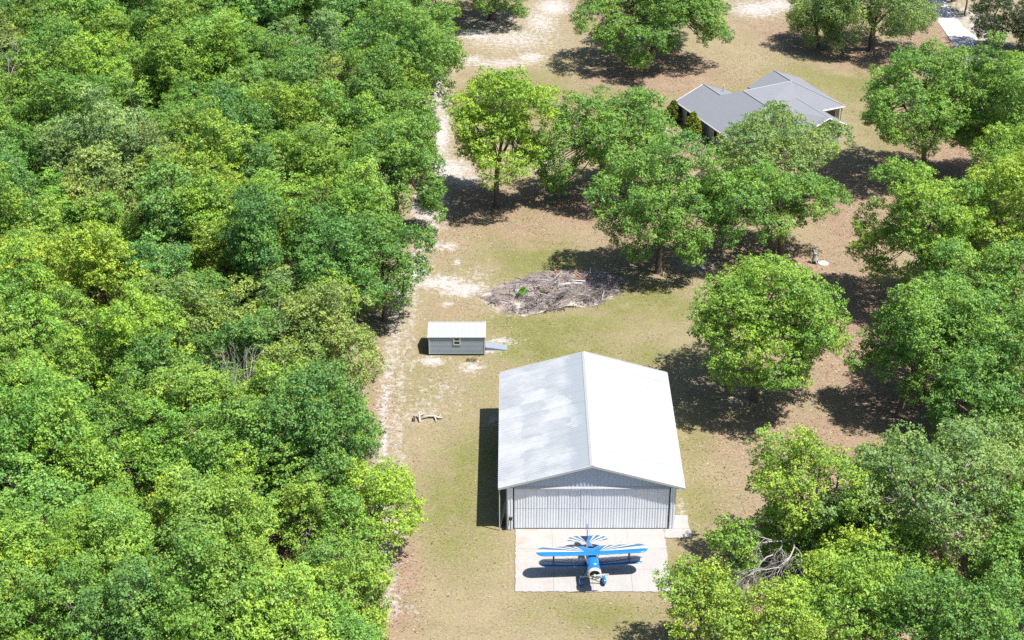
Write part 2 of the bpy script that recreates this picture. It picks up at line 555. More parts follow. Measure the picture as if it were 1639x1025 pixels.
def build_ground():
    far = np.array([100, 115, 140, 190, 300, 600, 1500, 4000.])
    xs = np.concatenate([-far[::-1], np.arange(-90, -20, .8), np.arange(-20, 20, .35), np.arange(20, 90.1, .7), far])
    fy0 = np.array([-4000, -1500, -600, -300, -150, -90, -65.])
    fy1 = np.array([160, 180, 220, 300, 600, 1500, 4000.])
    ys = np.concatenate([fy0, np.arange(-50, 145.1, .7), fy1])
    X, Y = np.meshgrid(xs, ys)
    nx, ny = len(xs), len(ys)
    rs = np.random.RandomState(4)

    def blobs(L):
        o = np.zeros_like(X)
        for (x, y, a, b, w) in L:
            q = ((X - x) / (a * 1.25)) ** 2 + ((Y - y) / (b * 1.25)) ** 2
            o = np.maximum(o, w * np.exp(-q * .9))
        return o
    sand, green, lit = blobs(SAND), blobs(GREEN), blobs(LITTER)
    wood = np.clip((edge_x(Y) - X + 2.5) / 4, 0, 1)
    lit = np.maximum(lit, wood)
    Zv = .05 * np.sin(X * .31 + 1) * np.sin(Y * .23) + .03 * np.sin(X * .9 + Y * .7)
    Zv *= np.clip((np.hypot(X - 6.5, Y + 10) - 17) / 10, 0, 1)
    Zv = np.where(np.hypot(X - 6.5, Y + 10) < 17, 0, Zv) - .02
    v = np.stack([X, Y, Zv], -1).reshape(-1, 3)
    i = np.arange(nx * ny).reshape(ny, nx)
    f = np.stack([i[:-1, :-1], i[:-1, 1:], i[1:, 1:], i[1:, :-1]], -1).reshape(-1, 4)
    me = np_mesh('ground', v, f, True)
    for nm, arr in (('sand', sand), ('green', green), ('litter', lit)):
        a = me.attributes.new(nm, 'FLOAT', 'POINT')
        a.data.foreach_set('value', arr.astype(np.float32).ravel())
    o = add('ground', me, M['ground'])
    tag(o, 'dry grass clearing with leaf litter and white sand patches', 'ground', kind='structure')


build_ground()


def tint_material(name, stops):
    n = N(name)
    return n.done(n.ramp(n.attr('tint'), stops), .9, 0, .15)


def build_ground_cover():
    rs = np.random.RandomState(9)

    def field(L, x, y):
        o = np.zeros_like(x)
        for (a, b, c_, d, w) in L:
            o = np.maximum(o, w * np.exp(-.9 * (((x - a) / (c_ * 1.25)) ** 2 + ((y - b) / (d * 1.25)) ** 2)))
        return o

    def spots(n_):
        y = rs.uniform(-34, 122, n_)
        x = rs.uniform(-18, 1, n_) * 0 + rs.uniform(-18, 75, n_)
        ok = (x < (y + 125) * .36 + 2) & (x > edge_x(y) - 1)
        ok &= ~((x > -.6) & (x < 15.2) & (y > -24.1) & (y < 2.2))
        ok &= ~((x > -8.4) & (x < -.4) & (y > 12.3) & (y < 15.4))
        return x[ok], y[ok]

    def tris(x, y, z, nrm, size):
        m = len(x)
        p = np.stack([x, y, z], -1)
        t = np.cross(nrm, rs.normal(size=(m, 3)))
        t /= np.linalg.norm(t, axis=1, keepdims=True) + 1e-9
        b = np.cross(nrm, t)
        L = size[:, None]
        v = np.stack([p + t * L * .6, p - t * L * .4 + b * L * .45, p - t * L * .4 - b * L * .45], 1).reshape(-1, 3)
        v[:, 2] = np.maximum(v[:, 2], .004)
        return v, np.arange(m * 3).reshape(m, 3)
    # short tufts of dry and green grass
    x, y = spots(150000)
    g = field(GREEN, x, y)
    clump = np.sin(x * 1.7 + 3 * np.sin(y * .9)) * np.sin(y * 2.1 + 2 * np.sin(x * 1.1)) * .5 + .5
    ok = rs.rand(len(x)) < (.25 + .6 * clump) * (1 - field(SAND, x, y) * .9)
    x, y, g = x[ok], y[ok], g[ok]
    nrm = rs.normal(size=(len(x), 3)) * .45 + np.array([.1, 0, 1.0])
    nrm /= np.linalg.norm(nrm, axis=1, keepdims=True)
    v, f = tris(x, y, rs.uniform(0.005, .03, len(x)), nrm, rs.uniform(.05, .15, len(x)))
    o = add('grass', np_mesh('grass', v, f, False, np.clip(g * .55 + rs.normal(.22, .2, len(x)), 0, 1)),
            tint_material('grass_blades', [(0, (.40, .34, .24)), (.30, (.25, .20, .11)), (.6, (.16, .165, .05)), (1, (.095, .125, .025))]))
    tag(o, 'short dry and green grass tufts over the clearing', 'grass', kind='stuff')
    # fallen leaves
    x, y = spots(120000)
    ok = rs.rand(len(x)) < (.05 + .9 * field(LITTER, x, y)) * (1 - field(SAND, x, y) * .6)
    x, y = x[ok], y[ok]
    nrm = rs.normal(size=(len(x), 3)) * .4 + np.array([0, 0, 1])
    nrm /= np.linalg.norm(nrm, axis=1, keepdims=True)
    v, f = tris(x, y, rs.uniform(.015, .04, len(x)), nrm, rs.uniform(.07, .19, len(x)))
    o = add('fallen_leaves', np_mesh('fallen_leaves', v, f, False, rs.rand(len(x))),
            tint_material('dry_leaves', [(0, (.10, .06, .04)), (.45, (.22, .145, .10)), (.8, (.36, .26, .195)), (1, (.48, .42, .36))]))
    tag(o, 'dry fallen leaves strewn under the trees', 'leaves', kind='stuff')


build_ground_cover()


# ------------------------------------------------------------------ concrete apron in front of the hangar
def build_apron():
    rnd = random.Random(3)
    root = empty('concrete_apron', (6.5, -19.8, 0))
    tag(root, 'white concrete apron in front of the hangar door', 'apron', kind='structure')
    ox, oy = 6.5, -19.8
    xs = [0.25, 3.35, 6.5, 9.65, 12.78]
    ys = [-23.8, -21.0, -18.35, -15.66]
    g = .007

    def slab(x0, x1, y0, y1, ragl=False, ragr=False, ragb=False, z=.06):
        pts = []

        def seg(a, b, rag):
            L = math.dist(a, b)
            n_ = max(1, int(L / .28)) if rag else 1
            for k in range(n_):
                t = k / n_
                x, y = a[0] + (b[0] - a[0]) * t, a[1] + (b[1] - a[1]) * t
                if rag and k:
                    x += rnd.uniform(-.06, .06)
                    y += rnd.uniform(-.06, .06)
                pts.append((x - ox, y - oy, z))
        seg((x0, y0), (x1, y0), ragb)
        seg((x1, y0), (x1, y1), ragr)
        seg((x1, y1), (x0, y1), False)
        seg((x0, y1), (x0, y0), ragl)
        MB().prism(pts, (0, 0, .12)).build('slab_panel', M['concrete'], root)
    for i in range(4):
        for j in range(3):
            slab(xs[i] + g, xs[i + 1] - g, ys[j] + g, ys[j + 1] - g, i == 0, i == 3, j == 0)
    slab(12.80, 15.0, -16.85, -15.67, False, True, True)
    slab(13.66, 14.92, -15.65, -13.75, False, True, False)


build_apron()


# ------------------------------------------------------------------ hangar
def corr_profile(width, pitch, depth, rib=.35, off=0.0):
    """(s, h) points along a ribbed sheet"""
    pts = []
    n_ = max(1, round(width / pitch))
    p = width / n_
    for k in range(n_):
        s0 = k * p
        pts += [(s0, 0), (s0 + p * (.5 - rib / 2 - .1), 0), (s0 + p * (.5 - rib / 2), depth), (s0 + p * (.5 + rib / 2), depth), (s0 + p * (.5 + rib / 2 + .1), 0)]
    pts.append((width, 0))
    return pts


def wall_panel_mesh(name, w, pitch, depth, bot, top):
    """ribbed upright sheet, x 0..w, facing -y; bot/top are functions of x"""
    mb = MB()
    pr = corr_profile(w, pitch, depth)
    vs_, fs_ = [], []
    for s_, h in pr:
        vs_ += [(s_, -h, bot(s_)), (s_, -h, top(s_))]
    for i in range(len(pr) - 1):
        fs_.append((2 * i, 2 * i + 2, 2 * i + 3, 2 * i + 1))
    mb.add(vs_, fs_)
    # back sheet so the panel has thickness
    mb.add([(0, .02, bot(0)), (w, .02, bot(w)), (w, .02, top(w)), (0, .02, top(0))], [(0, 3, 2, 1)])
    return mb.mesh(name)


HX0, HX1, HY0, HY1 = -0.42, 13.62, -15.63, 1.92       # walls
EZ, RZ = 4.42, 6.68                                     # eave and ridge heights
RXL, RXR, RXM = -1.13, 14.32, 6.595
RY0, RY1 = -15.90, 2.12


def roof_z(x):
    return RZ - abs(x - RXM) * (RZ - EZ) / (RXR - RXM)


def build_hangar():
    root = empty('hangar', (6.6, -6.9, 0))
    tag(root, 'large white metal hangar with ribbed gable roof and wide closed door', 'hangar')
    O = Vector((6.6, -6.9, 0))

    def at(x, y, z=0):
        return Vector((x, y, z)) - O
    # roof sheets, twenty to a side
    half = RXR - RXM
    L = math.hypot(half, RZ - EZ)
    ang = math.atan2(RZ - EZ, half)
    nP = 20
    w = (RY1 - RY0) / nP
    pr = corr_profile(w - .006, .30, .04, .28)
    vs_, fs_ = [], []
    for s_, h in pr:
        vs_ += [(0, s_, h), (L, s_, h)]
    for i in range(len(pr) - 1):
        fs_.append((2 * i, 2 * i + 1, 2 * i + 3, 2 * i + 2))
    mbp = MB().add(vs_, fs_)
    mbp.add([(0, 0, -.03), (L, 0, -.03), (L, w - .006, -.03), (0, w - .006, -.03)], [(0, 3, 2, 1)])
    mr, ml = mbp.mesh('roof_panel'), mbp.mesh('roof_panel')
    rnd = random.Random(8)
    for k in range(nP):
        add('roof_panel', mr, M['roof_w'], root, at(RXM, RY0 + k * w, RZ + rnd.uniform(-.004, .004)), (0, ang, 0))
        add('roof_panel', ml, M['roof_p'], root, at(RXM, RY0 + (k + 1) * w, RZ + rnd.uniform(-.004, .004)), (0, ang, PI))
    # ridge cap, rakes, eave trims
    mb = MB()
    d = .22
    dz = d * (RZ - EZ) / half
    mb.prism([at(RXM - d, RY0 - .01, RZ - dz + .06), at(RXM, RY0 - .01, RZ + .075), at(RXM, RY1 + .01, RZ + .075), at(RXM - d, RY1 + .01, RZ - dz + .06)], (0, 0, .015))
    mb.prism([at(RXM, RY0 - .01, RZ + .075), at(RXM + d, RY0 - .01, RZ - dz + .06), at(RXM + d, RY1 + .01, RZ - dz + .06), at(RXM, RY1 + .01, RZ + .075)], (0, 0, .015))
    mb.build('ridge_cap', M['roof_w'], root)
    for y in (RY0, RY1):
        for sgn, xe in ((-1, RXL), (1, RXR)):
            mb = MB()
            a, b = at(RXM, y - .02, RZ + .045), at(xe, y - .02, EZ + .045)
            mb.hexa([a + Vector((0, 0, -.22)), b + Vector((0, 0, -.22)), b + Vector((0, .05, -.22)), a + Vector((0, .05, -.22))],
                    [a, b, b + Vector((0, .05, 0)), a + Vector((0, .05, 0))])
            mb.build('rake_trim', M['trim'], root)
    for xe in (RXL, RXR):
        MB().box(xe - .03, xe + .03, RY0 + .03, RY1 - .0, EZ - .16, EZ - .005).build('eave_trim', M['trim'], root, tuple(-O))
    # soffit strips between eave and wall
    MB().box(RXL + .04, HX0 + .0, RY0 + .06, RY1 - .06, EZ - .10, EZ - .08).build('soffit', M['wall_sheet'], root, tuple(-O))
    MB().box(HX1, RXR - .04, RY0 + .06, RY1 - .06, EZ - .10, EZ - .08).build('soffit', M['wall_sheet'], root, tuple(-O))
    # side and rear walls in 0.9 m sheets
    n_ = 19
    ws = (HY1 - HY0) / n_
    me = wall_panel_mesh('wall_panel', ws - .006, .30, .03, lambda s_: 0, lambda s_: EZ)
    for k in range(n_):
        add('wall_panel', me, M['wall_sheet'], root, at(HX0, HY0 + (k + 1) * ws, 0), (0, 0, -PI / 2))
        add('wall_panel', me, M['wall_sheet'], root, at(HX1, HY0 + k * ws, 0), (0, 0, PI / 2))
    n_ = 15
    wr = (HX1 - HX0) / n_
    for k in range(n_):
        x1 = HX1 - k * wr
        me = wall_panel_mesh('wall_panel', wr - .006, .30, .03, lambda s_: 0, lambda s_: roof_z(x1 - s_) - .08)
        add('wall_panel', me, M['wall_sheet'], root, at(x1, HY1, 0), (0, 0, PI))
    # front: gable sheets above the door head, corner sheets beside the door
    DX0, DX1, DZ = .17, 13.08, 4.30
    for k in range(n_):
        x0 = HX0 + k * wr
        me = wall_panel_mesh('gable_panel', wr - .006, .27, .03, lambda s_: DZ + .02, lambda s_: roof_z(x0 + s_) - .08)
        add('gable_panel', me, M['wall_sheet'], root, at(x0, HY0, 0))
    for x0, x1 in ((HX0, DX0 - .1), (DX1 + .1, HX1)):
        me = wall_panel_mesh('corner_panel', x1 - x0, .24, .03, lambda s_: 0, lambda s_: DZ)
        add('corner_panel', me, M['door_sheet'], root, at(x0, HY0 - .01, 0))
    for x in (DX0 - .05, DX1 + .05):
        MB().box(x - .05, x + .05, HY0 - .0, HY0 + .12, 0, DZ).build('door_jamb', M['dark_gap'], root, tuple(-O))
    # two-leaf folding door of ribbed sheets
    door = empty('door')
    door.parent = root
    door.location = at(DX0, HY0 + .03, 0)
    nd = 14
    wd = (DX1 - DX0) / nd
    z0, z1, z2 = .1, 2.14, DZ - .02
    lo = wall_panel_mesh('door_panel', wd - .01, .235, .018, lambda s_: z0, lambda s_: z1 - .012)
    hi = wall_panel_mesh('door_panel', wd - .01, .235, .018, lambda s_: z1 + .012, lambda s_: z2)
    rnd = random.Random(5)
    for k in range(nd):
        add('door_panel', lo, M['door_sheet'], door, (k * wd + .005, rnd.uniform(-.006, .006), 0), (rnd.uniform(-.002, .002), 0, 0))
        add('door_panel', hi, M['door_sheet'], door, (k * wd + .005, rnd.uniform(-.006, .006), 0), (rnd.uniform(-.002, .002), 0, 0))
    MB().box(-.02, DX1 - DX0 + .02, .03, .06, z0, z2).build('backing', M['dark_gap'], door)
    MB().box(-.02, DX1 - DX0 + .02, -.03, .03, .065, z0 - .005).build('bottom_seal', M['black'], door)
    # track cover over the door head, with sloping top
    MB().prism([at(DX0 + .02, HY0 - .11, DZ - .03), at(DX1 - .02, HY0 - .11, DZ - .03), at(DX1 - .02, HY0 - .035, DZ + .14), at(DX0 + .02, HY0 - .035, DZ + .14)], (0, 0, .05)).build('track_cover', M['trim'], root)
    # downspout at the left front eave
    MB().tube([at(-1.05, RY0 + .12, EZ - .1), at(-1.05, RY0 + .12, .04)], .045, 8).build('downspout', M['trim'], root)
    MB().box(HX0 - .15, HX1 + .15, HY0 - .02, HY1 + .15, -.1, .03).build('foundation', M['concrete'], root, tuple(-O))


build_hangar()


# ------------------------------------------------------------------ shed
def build_shed():
    x0, x1, y0, y1 = -8.18, -2.72, 12.45, 15.39
    ez, rz, ym = 2.10, 2.80, 13.92
    O = Vector(((x0 + x1) / 2, ym, 0))
    root = empty('shed', O)
    tag(root, 'small grey garden shed with white metal roof and ramp', 'shed')

    def at(x, y, z=0):
        return Vector((x, y, z)) - O
    zb = .16
    # lap boards
    nb = 13
    h = (ez - zb) / nb
    lf = MB().hexa([(0, -.028, 0), (x1 - x0 - .1, -.028, 0), (x1 - x0 - .1, 0, 0), (0, 0, 0)], [(0, -.006, h + .012), (x1 - x0 - .1, -.006, h + .012), (x1 - x0 - .1, 0, h + .012), (0, 0, h + .012)]).mesh('lap_board')
    ls = MB().hexa([(0, -.028, 0), (y1 - y0 - .1, -.028, 0), (y1 - y0 - .1, 0, 0), (0, 0, 0)], [(0, -.006, h + .012), (y1 - y0 - .1, -.006, h + .012), (y1 - y0 - .1, 0, h + .012), (0, 0, h + .012)]).mesh('lap_board')
    for k in range(nb):
        z = zb + k * h
        add('lap_board', lf, M['siding'], root, at(x0 + .05, y0, z))
        add('lap_board', lf, M['siding'], root, at(x1 - .05, y1, z), (0, 0, PI))
        add('lap_board', ls, M['siding'], root, at(x0, y1 - .05, z), (0, 0, -PI / 2))
        add('lap_board', ls, M['siding'], root, at(x1, y0 + .05, z), (0, 0, PI / 2))
    MB().box(x0 + .03, x1 - .03, y0 + .012, y1 - .012, zb + .01, ez).build('core', M['siding'], root, tuple(-O))
    for x in (x0, x1):
        for y in (y0, y1):
            MB().box(x - .05, x + .05, y - .05, y + .05, zb, ez).build('corner_trim', M['trim'], root, tuple(-O))
    for x in (x0 - .02, x1 - .02):
        MB().prism([at(x, y0, ez), at(x, ym, rz - .06), at(x, y1, ez)], (-.04, 0, 0)).build('gable', M['siding'], root)
    # roof sheets
    oh, os_ = .10, .10
    n_ = 6
    w = (x1 - x0 + 2 * oh) / n_
    half = ym - y0 + os_
    L = math.hypot(half, rz - ez)
    ang = math.atan2(rz - ez, half)
    pr = corr_profile(w - .004, .23, .02, .22)
    vs_, fs_ = [], []
    for s_, hh in pr:
        vs_ += [(s_, 0, hh), (s_, -L, hh)]
    for i in range(len(pr) - 1):
        fs_.append((2 * i, 2 * i + 1, 2 * i + 3, 2 * i + 2))
    mb = MB().add(vs_, fs_)
    mb.add([(0, 0, -.03), (w - .004, 0, -.03), (w - .004, -L, -.03), (0, -L, -.03)], [(0, 1, 2, 3)])
    me = mb.mesh('roof_panel')
    for k in range(n_):
        add('roof_panel', me, M['shed_roof'], root, at(x0 - oh + k * w, ym, rz), (ang, 0, 0))
        add('roof_panel', me, M['shed_roof'], root, at(x0 - oh + (k + 1) * w, ym, rz), (ang, 0, PI))
    MB().prism([at(x0 - oh - .01, ym - .13, rz - .035), at(x1 + oh + .01, ym - .13, rz - .035), at(x1 + oh + .01, ym, rz + .04), at(x0 - oh - .01, ym, rz + .04)], (0, 0, .012)).build('ridge_cap', M['trim'], root)
    for x in (x0 - oh, x1 + oh):
        for s_ in (-1, 1):
            a, b = at(x, ym, rz + .03), at(x, ym + s_ * half, ez - .02 + .03)
            MB().hexa([a + Vector((-.025, 0, -.12)), a + Vector((.025, 0, -.12)), b + Vector((.025, 0, -.12)), b + Vector((-.025, 0, -.12))],
                      [a + Vector((-.025, 0, 0)), a + Vector((.025, 0, 0)), b + Vector((.025, 0, 0)), b + Vector((-.025, 0, 0))]).build('rake_trim', M['trim'], root)
    # window: white frame with two dark panes
    wx, wz = -5.44, 1.62
    win = MB()
    for (a, b, c_, d) in ((-.36, -.25, -.42, .46), (.25, .36, -.42, .46), (-.25, .25, -.42, -.33), (-.25, .25, .37, .46), (-.25, .25, .0, .07)):
        win.box(a, b, -.05, .0, c_, d)
    wo = win.build('window', M['white'], root, at(wx, y0 - .02, wz))
    for z_ in (-.33, .07):
        MB().box(-.245, .245, -.022, -.005, z_ + .004, z_ + (.326 if z_ < 0 else .296)).build('pane', M['glass'], wo)
    # skids and ramp
    for y in (y0 + .35, y1 - .35):
        MB().box(x0 + .05, x1 - .05, y - .07, y + .07, -.02, zb + .01).build('skid', M['brown_wood'], root, tuple(-O))
    MB().hexa([at(x1 + .07, 13.35, .02), at(x1 + 2.25, 13.35, -.02), at(x1 + 2.25, 14.35, -.02), at(x1 + .07, 14.35, .02)],
              [at(x1 + .07, 13.35, .38), at(x1 + 2.25, 13.35, .05), at(x1 + 2.25, 14.35, .05), at(x1 + .07, 14.35, .38)]).build('ramp', M['ramp'], root)
    MB().box(x1 + .03, x1 + .065, 13.3, 14.4, .38, 2.05).build('door', M['trim'], root, tuple(-O))


build_shed()


# ------------------------------------------------------------------ house
def build_house():
    E1 = Vector((21.295, 71.404, 0))
    u = Vector((.42351, -.90589, 0))
    v = Vector((.90589, .42351, 0))
    root = empty('house', E1)
    tag(root, 'pale bungalow with grey shingle hip roof half hidden by trees', 'house')

    def P(a, b, z=0):
        return u * a + v * b + Vector((0, 0, z))
    planes = [
        [(-.2, 0, 2.5), (-.2, 4.1, 4.2), (4.0, 4.1, 4.2), (6.0, 6.25, 5.1), (11.5, 6.25, 5.1), (16, 0, 2.5)],
        [(-.2, 4.1, 4.2), (-.2, 8.2, 2.5), (4, 8.2, 2.5), (4, 4.1, 4.2)],
        [(4.0, 4.1, 4.2), (4.0, 8.2, 2.5), (5.2, 8.6, 4.4), (6.0, 6.25, 5.1)],
        [(-.4, 11.1, 2.5), (-.4, 15.1, 4.15), (3.8, 15.1, 4.15), (4.3, 11.1, 2.5)],
        [(-.4, 15.1, 4.15), (-.4, 19.2, 2.5), (10.5, 19.0, 2.5), (3.8, 15.1, 4.15)],
        [(6.0, 6.25, 5.1), (3.8, 15.1, 4.15), (10.5, 19.0, 2.5), (10.5, 12.8, 2.5), (11.5, 6.25, 5.1)],
        [(6.0, 6.25, 5.1), (4.2, 10.6, 2.6), (3.8, 15.1, 4.15)],
        [(11.5, 6.25, 5.1), (16, 0, 2.5), (16, 8.6, 2.5)],
        [(11.5, 6.25, 5.1), (16, 8.6, 2.5), (15.6, 12.9, 3.9), (8.5, 12.8, 3.9)],
        [(8.5, 12.8, 3.9), (15.6, 12.9, 3.9), (15.6, 15.6, 2.6), (10.5, 15.6, 2.5)],
    ]
    for pl in planes:
        mb = MB().prism([P(*p) for p in pl], (0, 0, .14))
        mb.build('roof_slope', M['shingle'], root)
    ridges = [((-.2, 4.1, 4.2), (4.0, 4.1, 4.2)), ((6.0, 6.25, 5.1), (11.5, 6.25, 5.1)), ((6, 6.25, 5.1), (3.8, 15.1, 4.15)), ((-.4, 15.1, 4.15), (3.8, 15.1, 4.15)),
              ((3.8, 15.1, 4.15), (10.5, 19, 2.5)), ((8.5, 12.8, 3.9), (15.6, 12.9, 3.9)), ((11.5, 6.25, 5.1), (16, 0, 2.5))]
    for a, b in ridges:
        MB().tube([P(*a) + Vector((0, 0, .02)), P(*b) + Vector((0, 0, .02))], .08, 6).build('ridge_cap', M['grey_metal'], root)
    fas = [((-.2, 0, 2.5), (16, 0, 2.5)), ((-.2, 0, 2.5), (-.2, 4.1, 4.2)), ((10.5, 19, 2.5), (10.5, 14.2, 2.5)), ((15.6, 12.9, 3.9), (15.6, 15.6, 2.6)), ((15.6, 12.9, 3.9), (16, 8.6, 2.5)), ((16, 0, 2.5), (16, 8.6, 2.5))]
    for a, b in fas:
        pa, pb = P(*a) + Vector((0, 0, -.06)), P(*b) + Vector((0, 0, -.06))
        MB().tube([pa, pb], .1, 4).build('fascia', M['white'], root)

    def wall_box(a0, a1, b0, b1, z1):
        MB().hexa([P(a0, b0, -.1), P(a1, b0, -.1), P(a1, b1, -.1), P(a0, b1, -.1)], [P(a0, b0, z1), P(a1, b0, z1), P(a1, b1, z1), P(a0, b1, z1)]).build('wall', M['cream'], root)
    wall_box(.2, 15.5, .45, 7.7, 2.42)
    wall_box(.1, 10.1, 11.5, 18.5, 2.42)
    wall_box(4.5, 15.1, 7.72, 11.48, 2.42)
    wall_box(10.12, 15.1, 11.5, 15.1, 2.45)
    MB().prism([P(15.1, 9.0, 2.45), P(15.1, 15.1, 2.5), P(15.1, 12.9, 3.7)], u * .1).build('gable_wall', M['cream'], root)
    MB().tube([P(10.3, 18.7, 0), P(10.3, 18.7, 2.4)], .1, 8).build('porch_post', M['white'], root)

    def window(a, b, along, z0, z1, w):
        d = u if along == 'u' else v
        n_ = -v if along == 'u' else u
        c_ = P(a, b)
        mb = MB()

        def slab(s0, s1, za, zb_, dep):
            p0, p1 = c_ + d * s0, c_ + d * s1
            q = n_ * dep
            up0, up1 = Vector((0, 0, za)), Vector((0, 0, zb_))
            return [p0 + up0, p1 + up0, p1 + q + up0, p0 + q + up0], [p0 + up1, p1 + up1, p1 + q + up1, p0 + q + up1]
        mb.hexa(*slab(-w - .09, -w, z0 - .09, z1 + .09, .07))
        mb.hexa(*slab(w, w + .09, z0 - .09, z1 + .09, .07))
        mb.hexa(*slab(-w, w, z1, z1 + .09, .07))
        mb.hexa(*slab(-w, w, z0 - .09, z0, .07))
        o = mb.build('window', M['white'], root)
        MB().hexa(*slab(-w + .005, w - .005, z0 + .005, z1 - .005, .03)).build('pane', M['glass'], o)
    for a in (2.6, 9.3, 13.0):
        window(a, .445, 'u', 1.0, 1.95, .45)
    window(10.105, 17.2, 'v', .9, 2.05, .6)
    window(15.105, 12.2, 'v', .9, 2.0, .6)
    # entrance door on the near side
    MB().hexa([P(6.6, .4, 0), P(7.5, .4, 0), P(7.5, .47, 0), P(6.6, .47, 0)], [P(6.6, .4, 2.05), P(7.5, .4, 2.05), P(7.5, .47, 2.05), P(6.6, .47, 2.05)]).build('door', M['ramp'], root)
    MB().tube([P(1.4, 6.2, 3.2), P(1.4, 6.2, 4.25)], .09, 8).build('vent_pipe', M['white'], root)
    # paved strip along the wall
    pv = empty('patio', E1)
    tag(pv, 'brick paved patio strip along the house wall', 'patio', kind='structure')
    rnd = random.Random(2)
    pm = MB().box(0, .5, 0, .5, -.05, .05).mesh('paver')
    an = math.atan2(u.y, u.x)
    for i in range(11):
        for j in range(5):
            q = P(6.6 + i * .515, -.25 - j * .515)
            add('paver', pm, M['paver'], pv, (q.x, q.y, rnd.uniform(-.004, .006)), (0, 0, an + PI))


build_house()


# ------------------------------------------------------------------ trees
def tubes_np(P0, P1, P2, r0, r1, r2, sides=4):
    """many bent tapered tubes at once; P* (n,3), r* (n,)"""
    n_ = len(P0)
    if n_ == 0:
        return np.zeros((0, 3)), np.zeros((0, 4), int)
    d = P2 - P0
    d /= np.linalg.norm(d, axis=1, keepdims=True) + 1e-9
    ref = np.where(np.abs(d[:, 2:3]) < .9, np.array([[0, 0, 1.]]), np.array([[1., 0, 0]]))
    a = np.cross(d, ref)
    a /= np.linalg.norm(a, axis=1, keepdims=True) + 1e-9
    b = np.cross(d, a)
    th = np.arange(sides) * 2 * PI / sides
    off = a[:, None] * np.cos(th)[None, :, None] + b[:, None] * np.sin(th)[None, :, None]
    rings = np.stack([p[:, None] + off * r_[:, None, None] for p, r_ in ((P0, r0), (P1, r1), (P2, r2))], 1)
    v = rings.reshape(-1, 3)
    base = np.arange(n_)[:, None, None] * 3 * sides
    k = np.arange(sides)
    k2 = (k + 1) % sides
    fs_ = []
    for i in range(2):
        q = np.stack([i * sides + k, (i + 1) * sides + k, (i + 1) * sides + k2, i * sides + k2], -1)
        fs_.append(base + q[None])
    return v, np.concatenate(fs_, 1).reshape(-1, 4)


def leaves_np(rs, C, rc, per, leaf, flat=.62, up=.55, droop=0.0, ctint=None, out=None):
    n_ = len(C)
    cnt = np.maximum(4, (per * (rc / rc.mean()) ** 2).astype(int))
    idx = np.repeat(np.arange(n_), cnt)
    m = len(idx)
    d = rs.normal(size=(m, 3))
    d /= np.linalg.norm(d, axis=1, keepdims=True)
    rr = rc[idx] * rs.rand(m) ** .45
    p = C[idx] + d * rr[:, None] * np.array([1, 1, flat])
    if droop:
        p[:, 2] -= droop * rs.rand(m) ** 2
    if out is None:
        nrm = .55 * d + np.array([0, 0, up]) + .55 * rs.normal(size=(m, 3))
    else:
        nrm = .55 * out[idx] + .3 * d + np.array([0, 0, .3]) + .5 * rs.normal(size=(m, 3))
    nrm /= np.linalg.norm(nrm, axis=1, keepdims=True)
    t = np.cross(nrm, rs.normal(size=(m, 3)))
    t /= np.linalg.norm(t, axis=1, keepdims=True) + 1e-9
    b = np.cross(nrm, t)
    L = leaf * rs.uniform(.55, 1.3, m)[:, None]
    W = L * rs.uniform(.55, .95, m)[:, None]
    sag = nrm * (L * .12)
    v = np.stack([p + t * L * .62 - sag, p - t * L * .38 + b * W * .62, p - t * L * .38 - b * W * .62], 1).reshape(-1, 3)
    f = np.arange(m * 3).reshape(m, 3)
    if ctint is None:
        ctint = np.clip(rs.normal(.45, .2, n_), 0, 1)
    tint = np.clip(ctint[idx] + rs.normal(0, .16, m), 0, 1)
    return v, f, tint


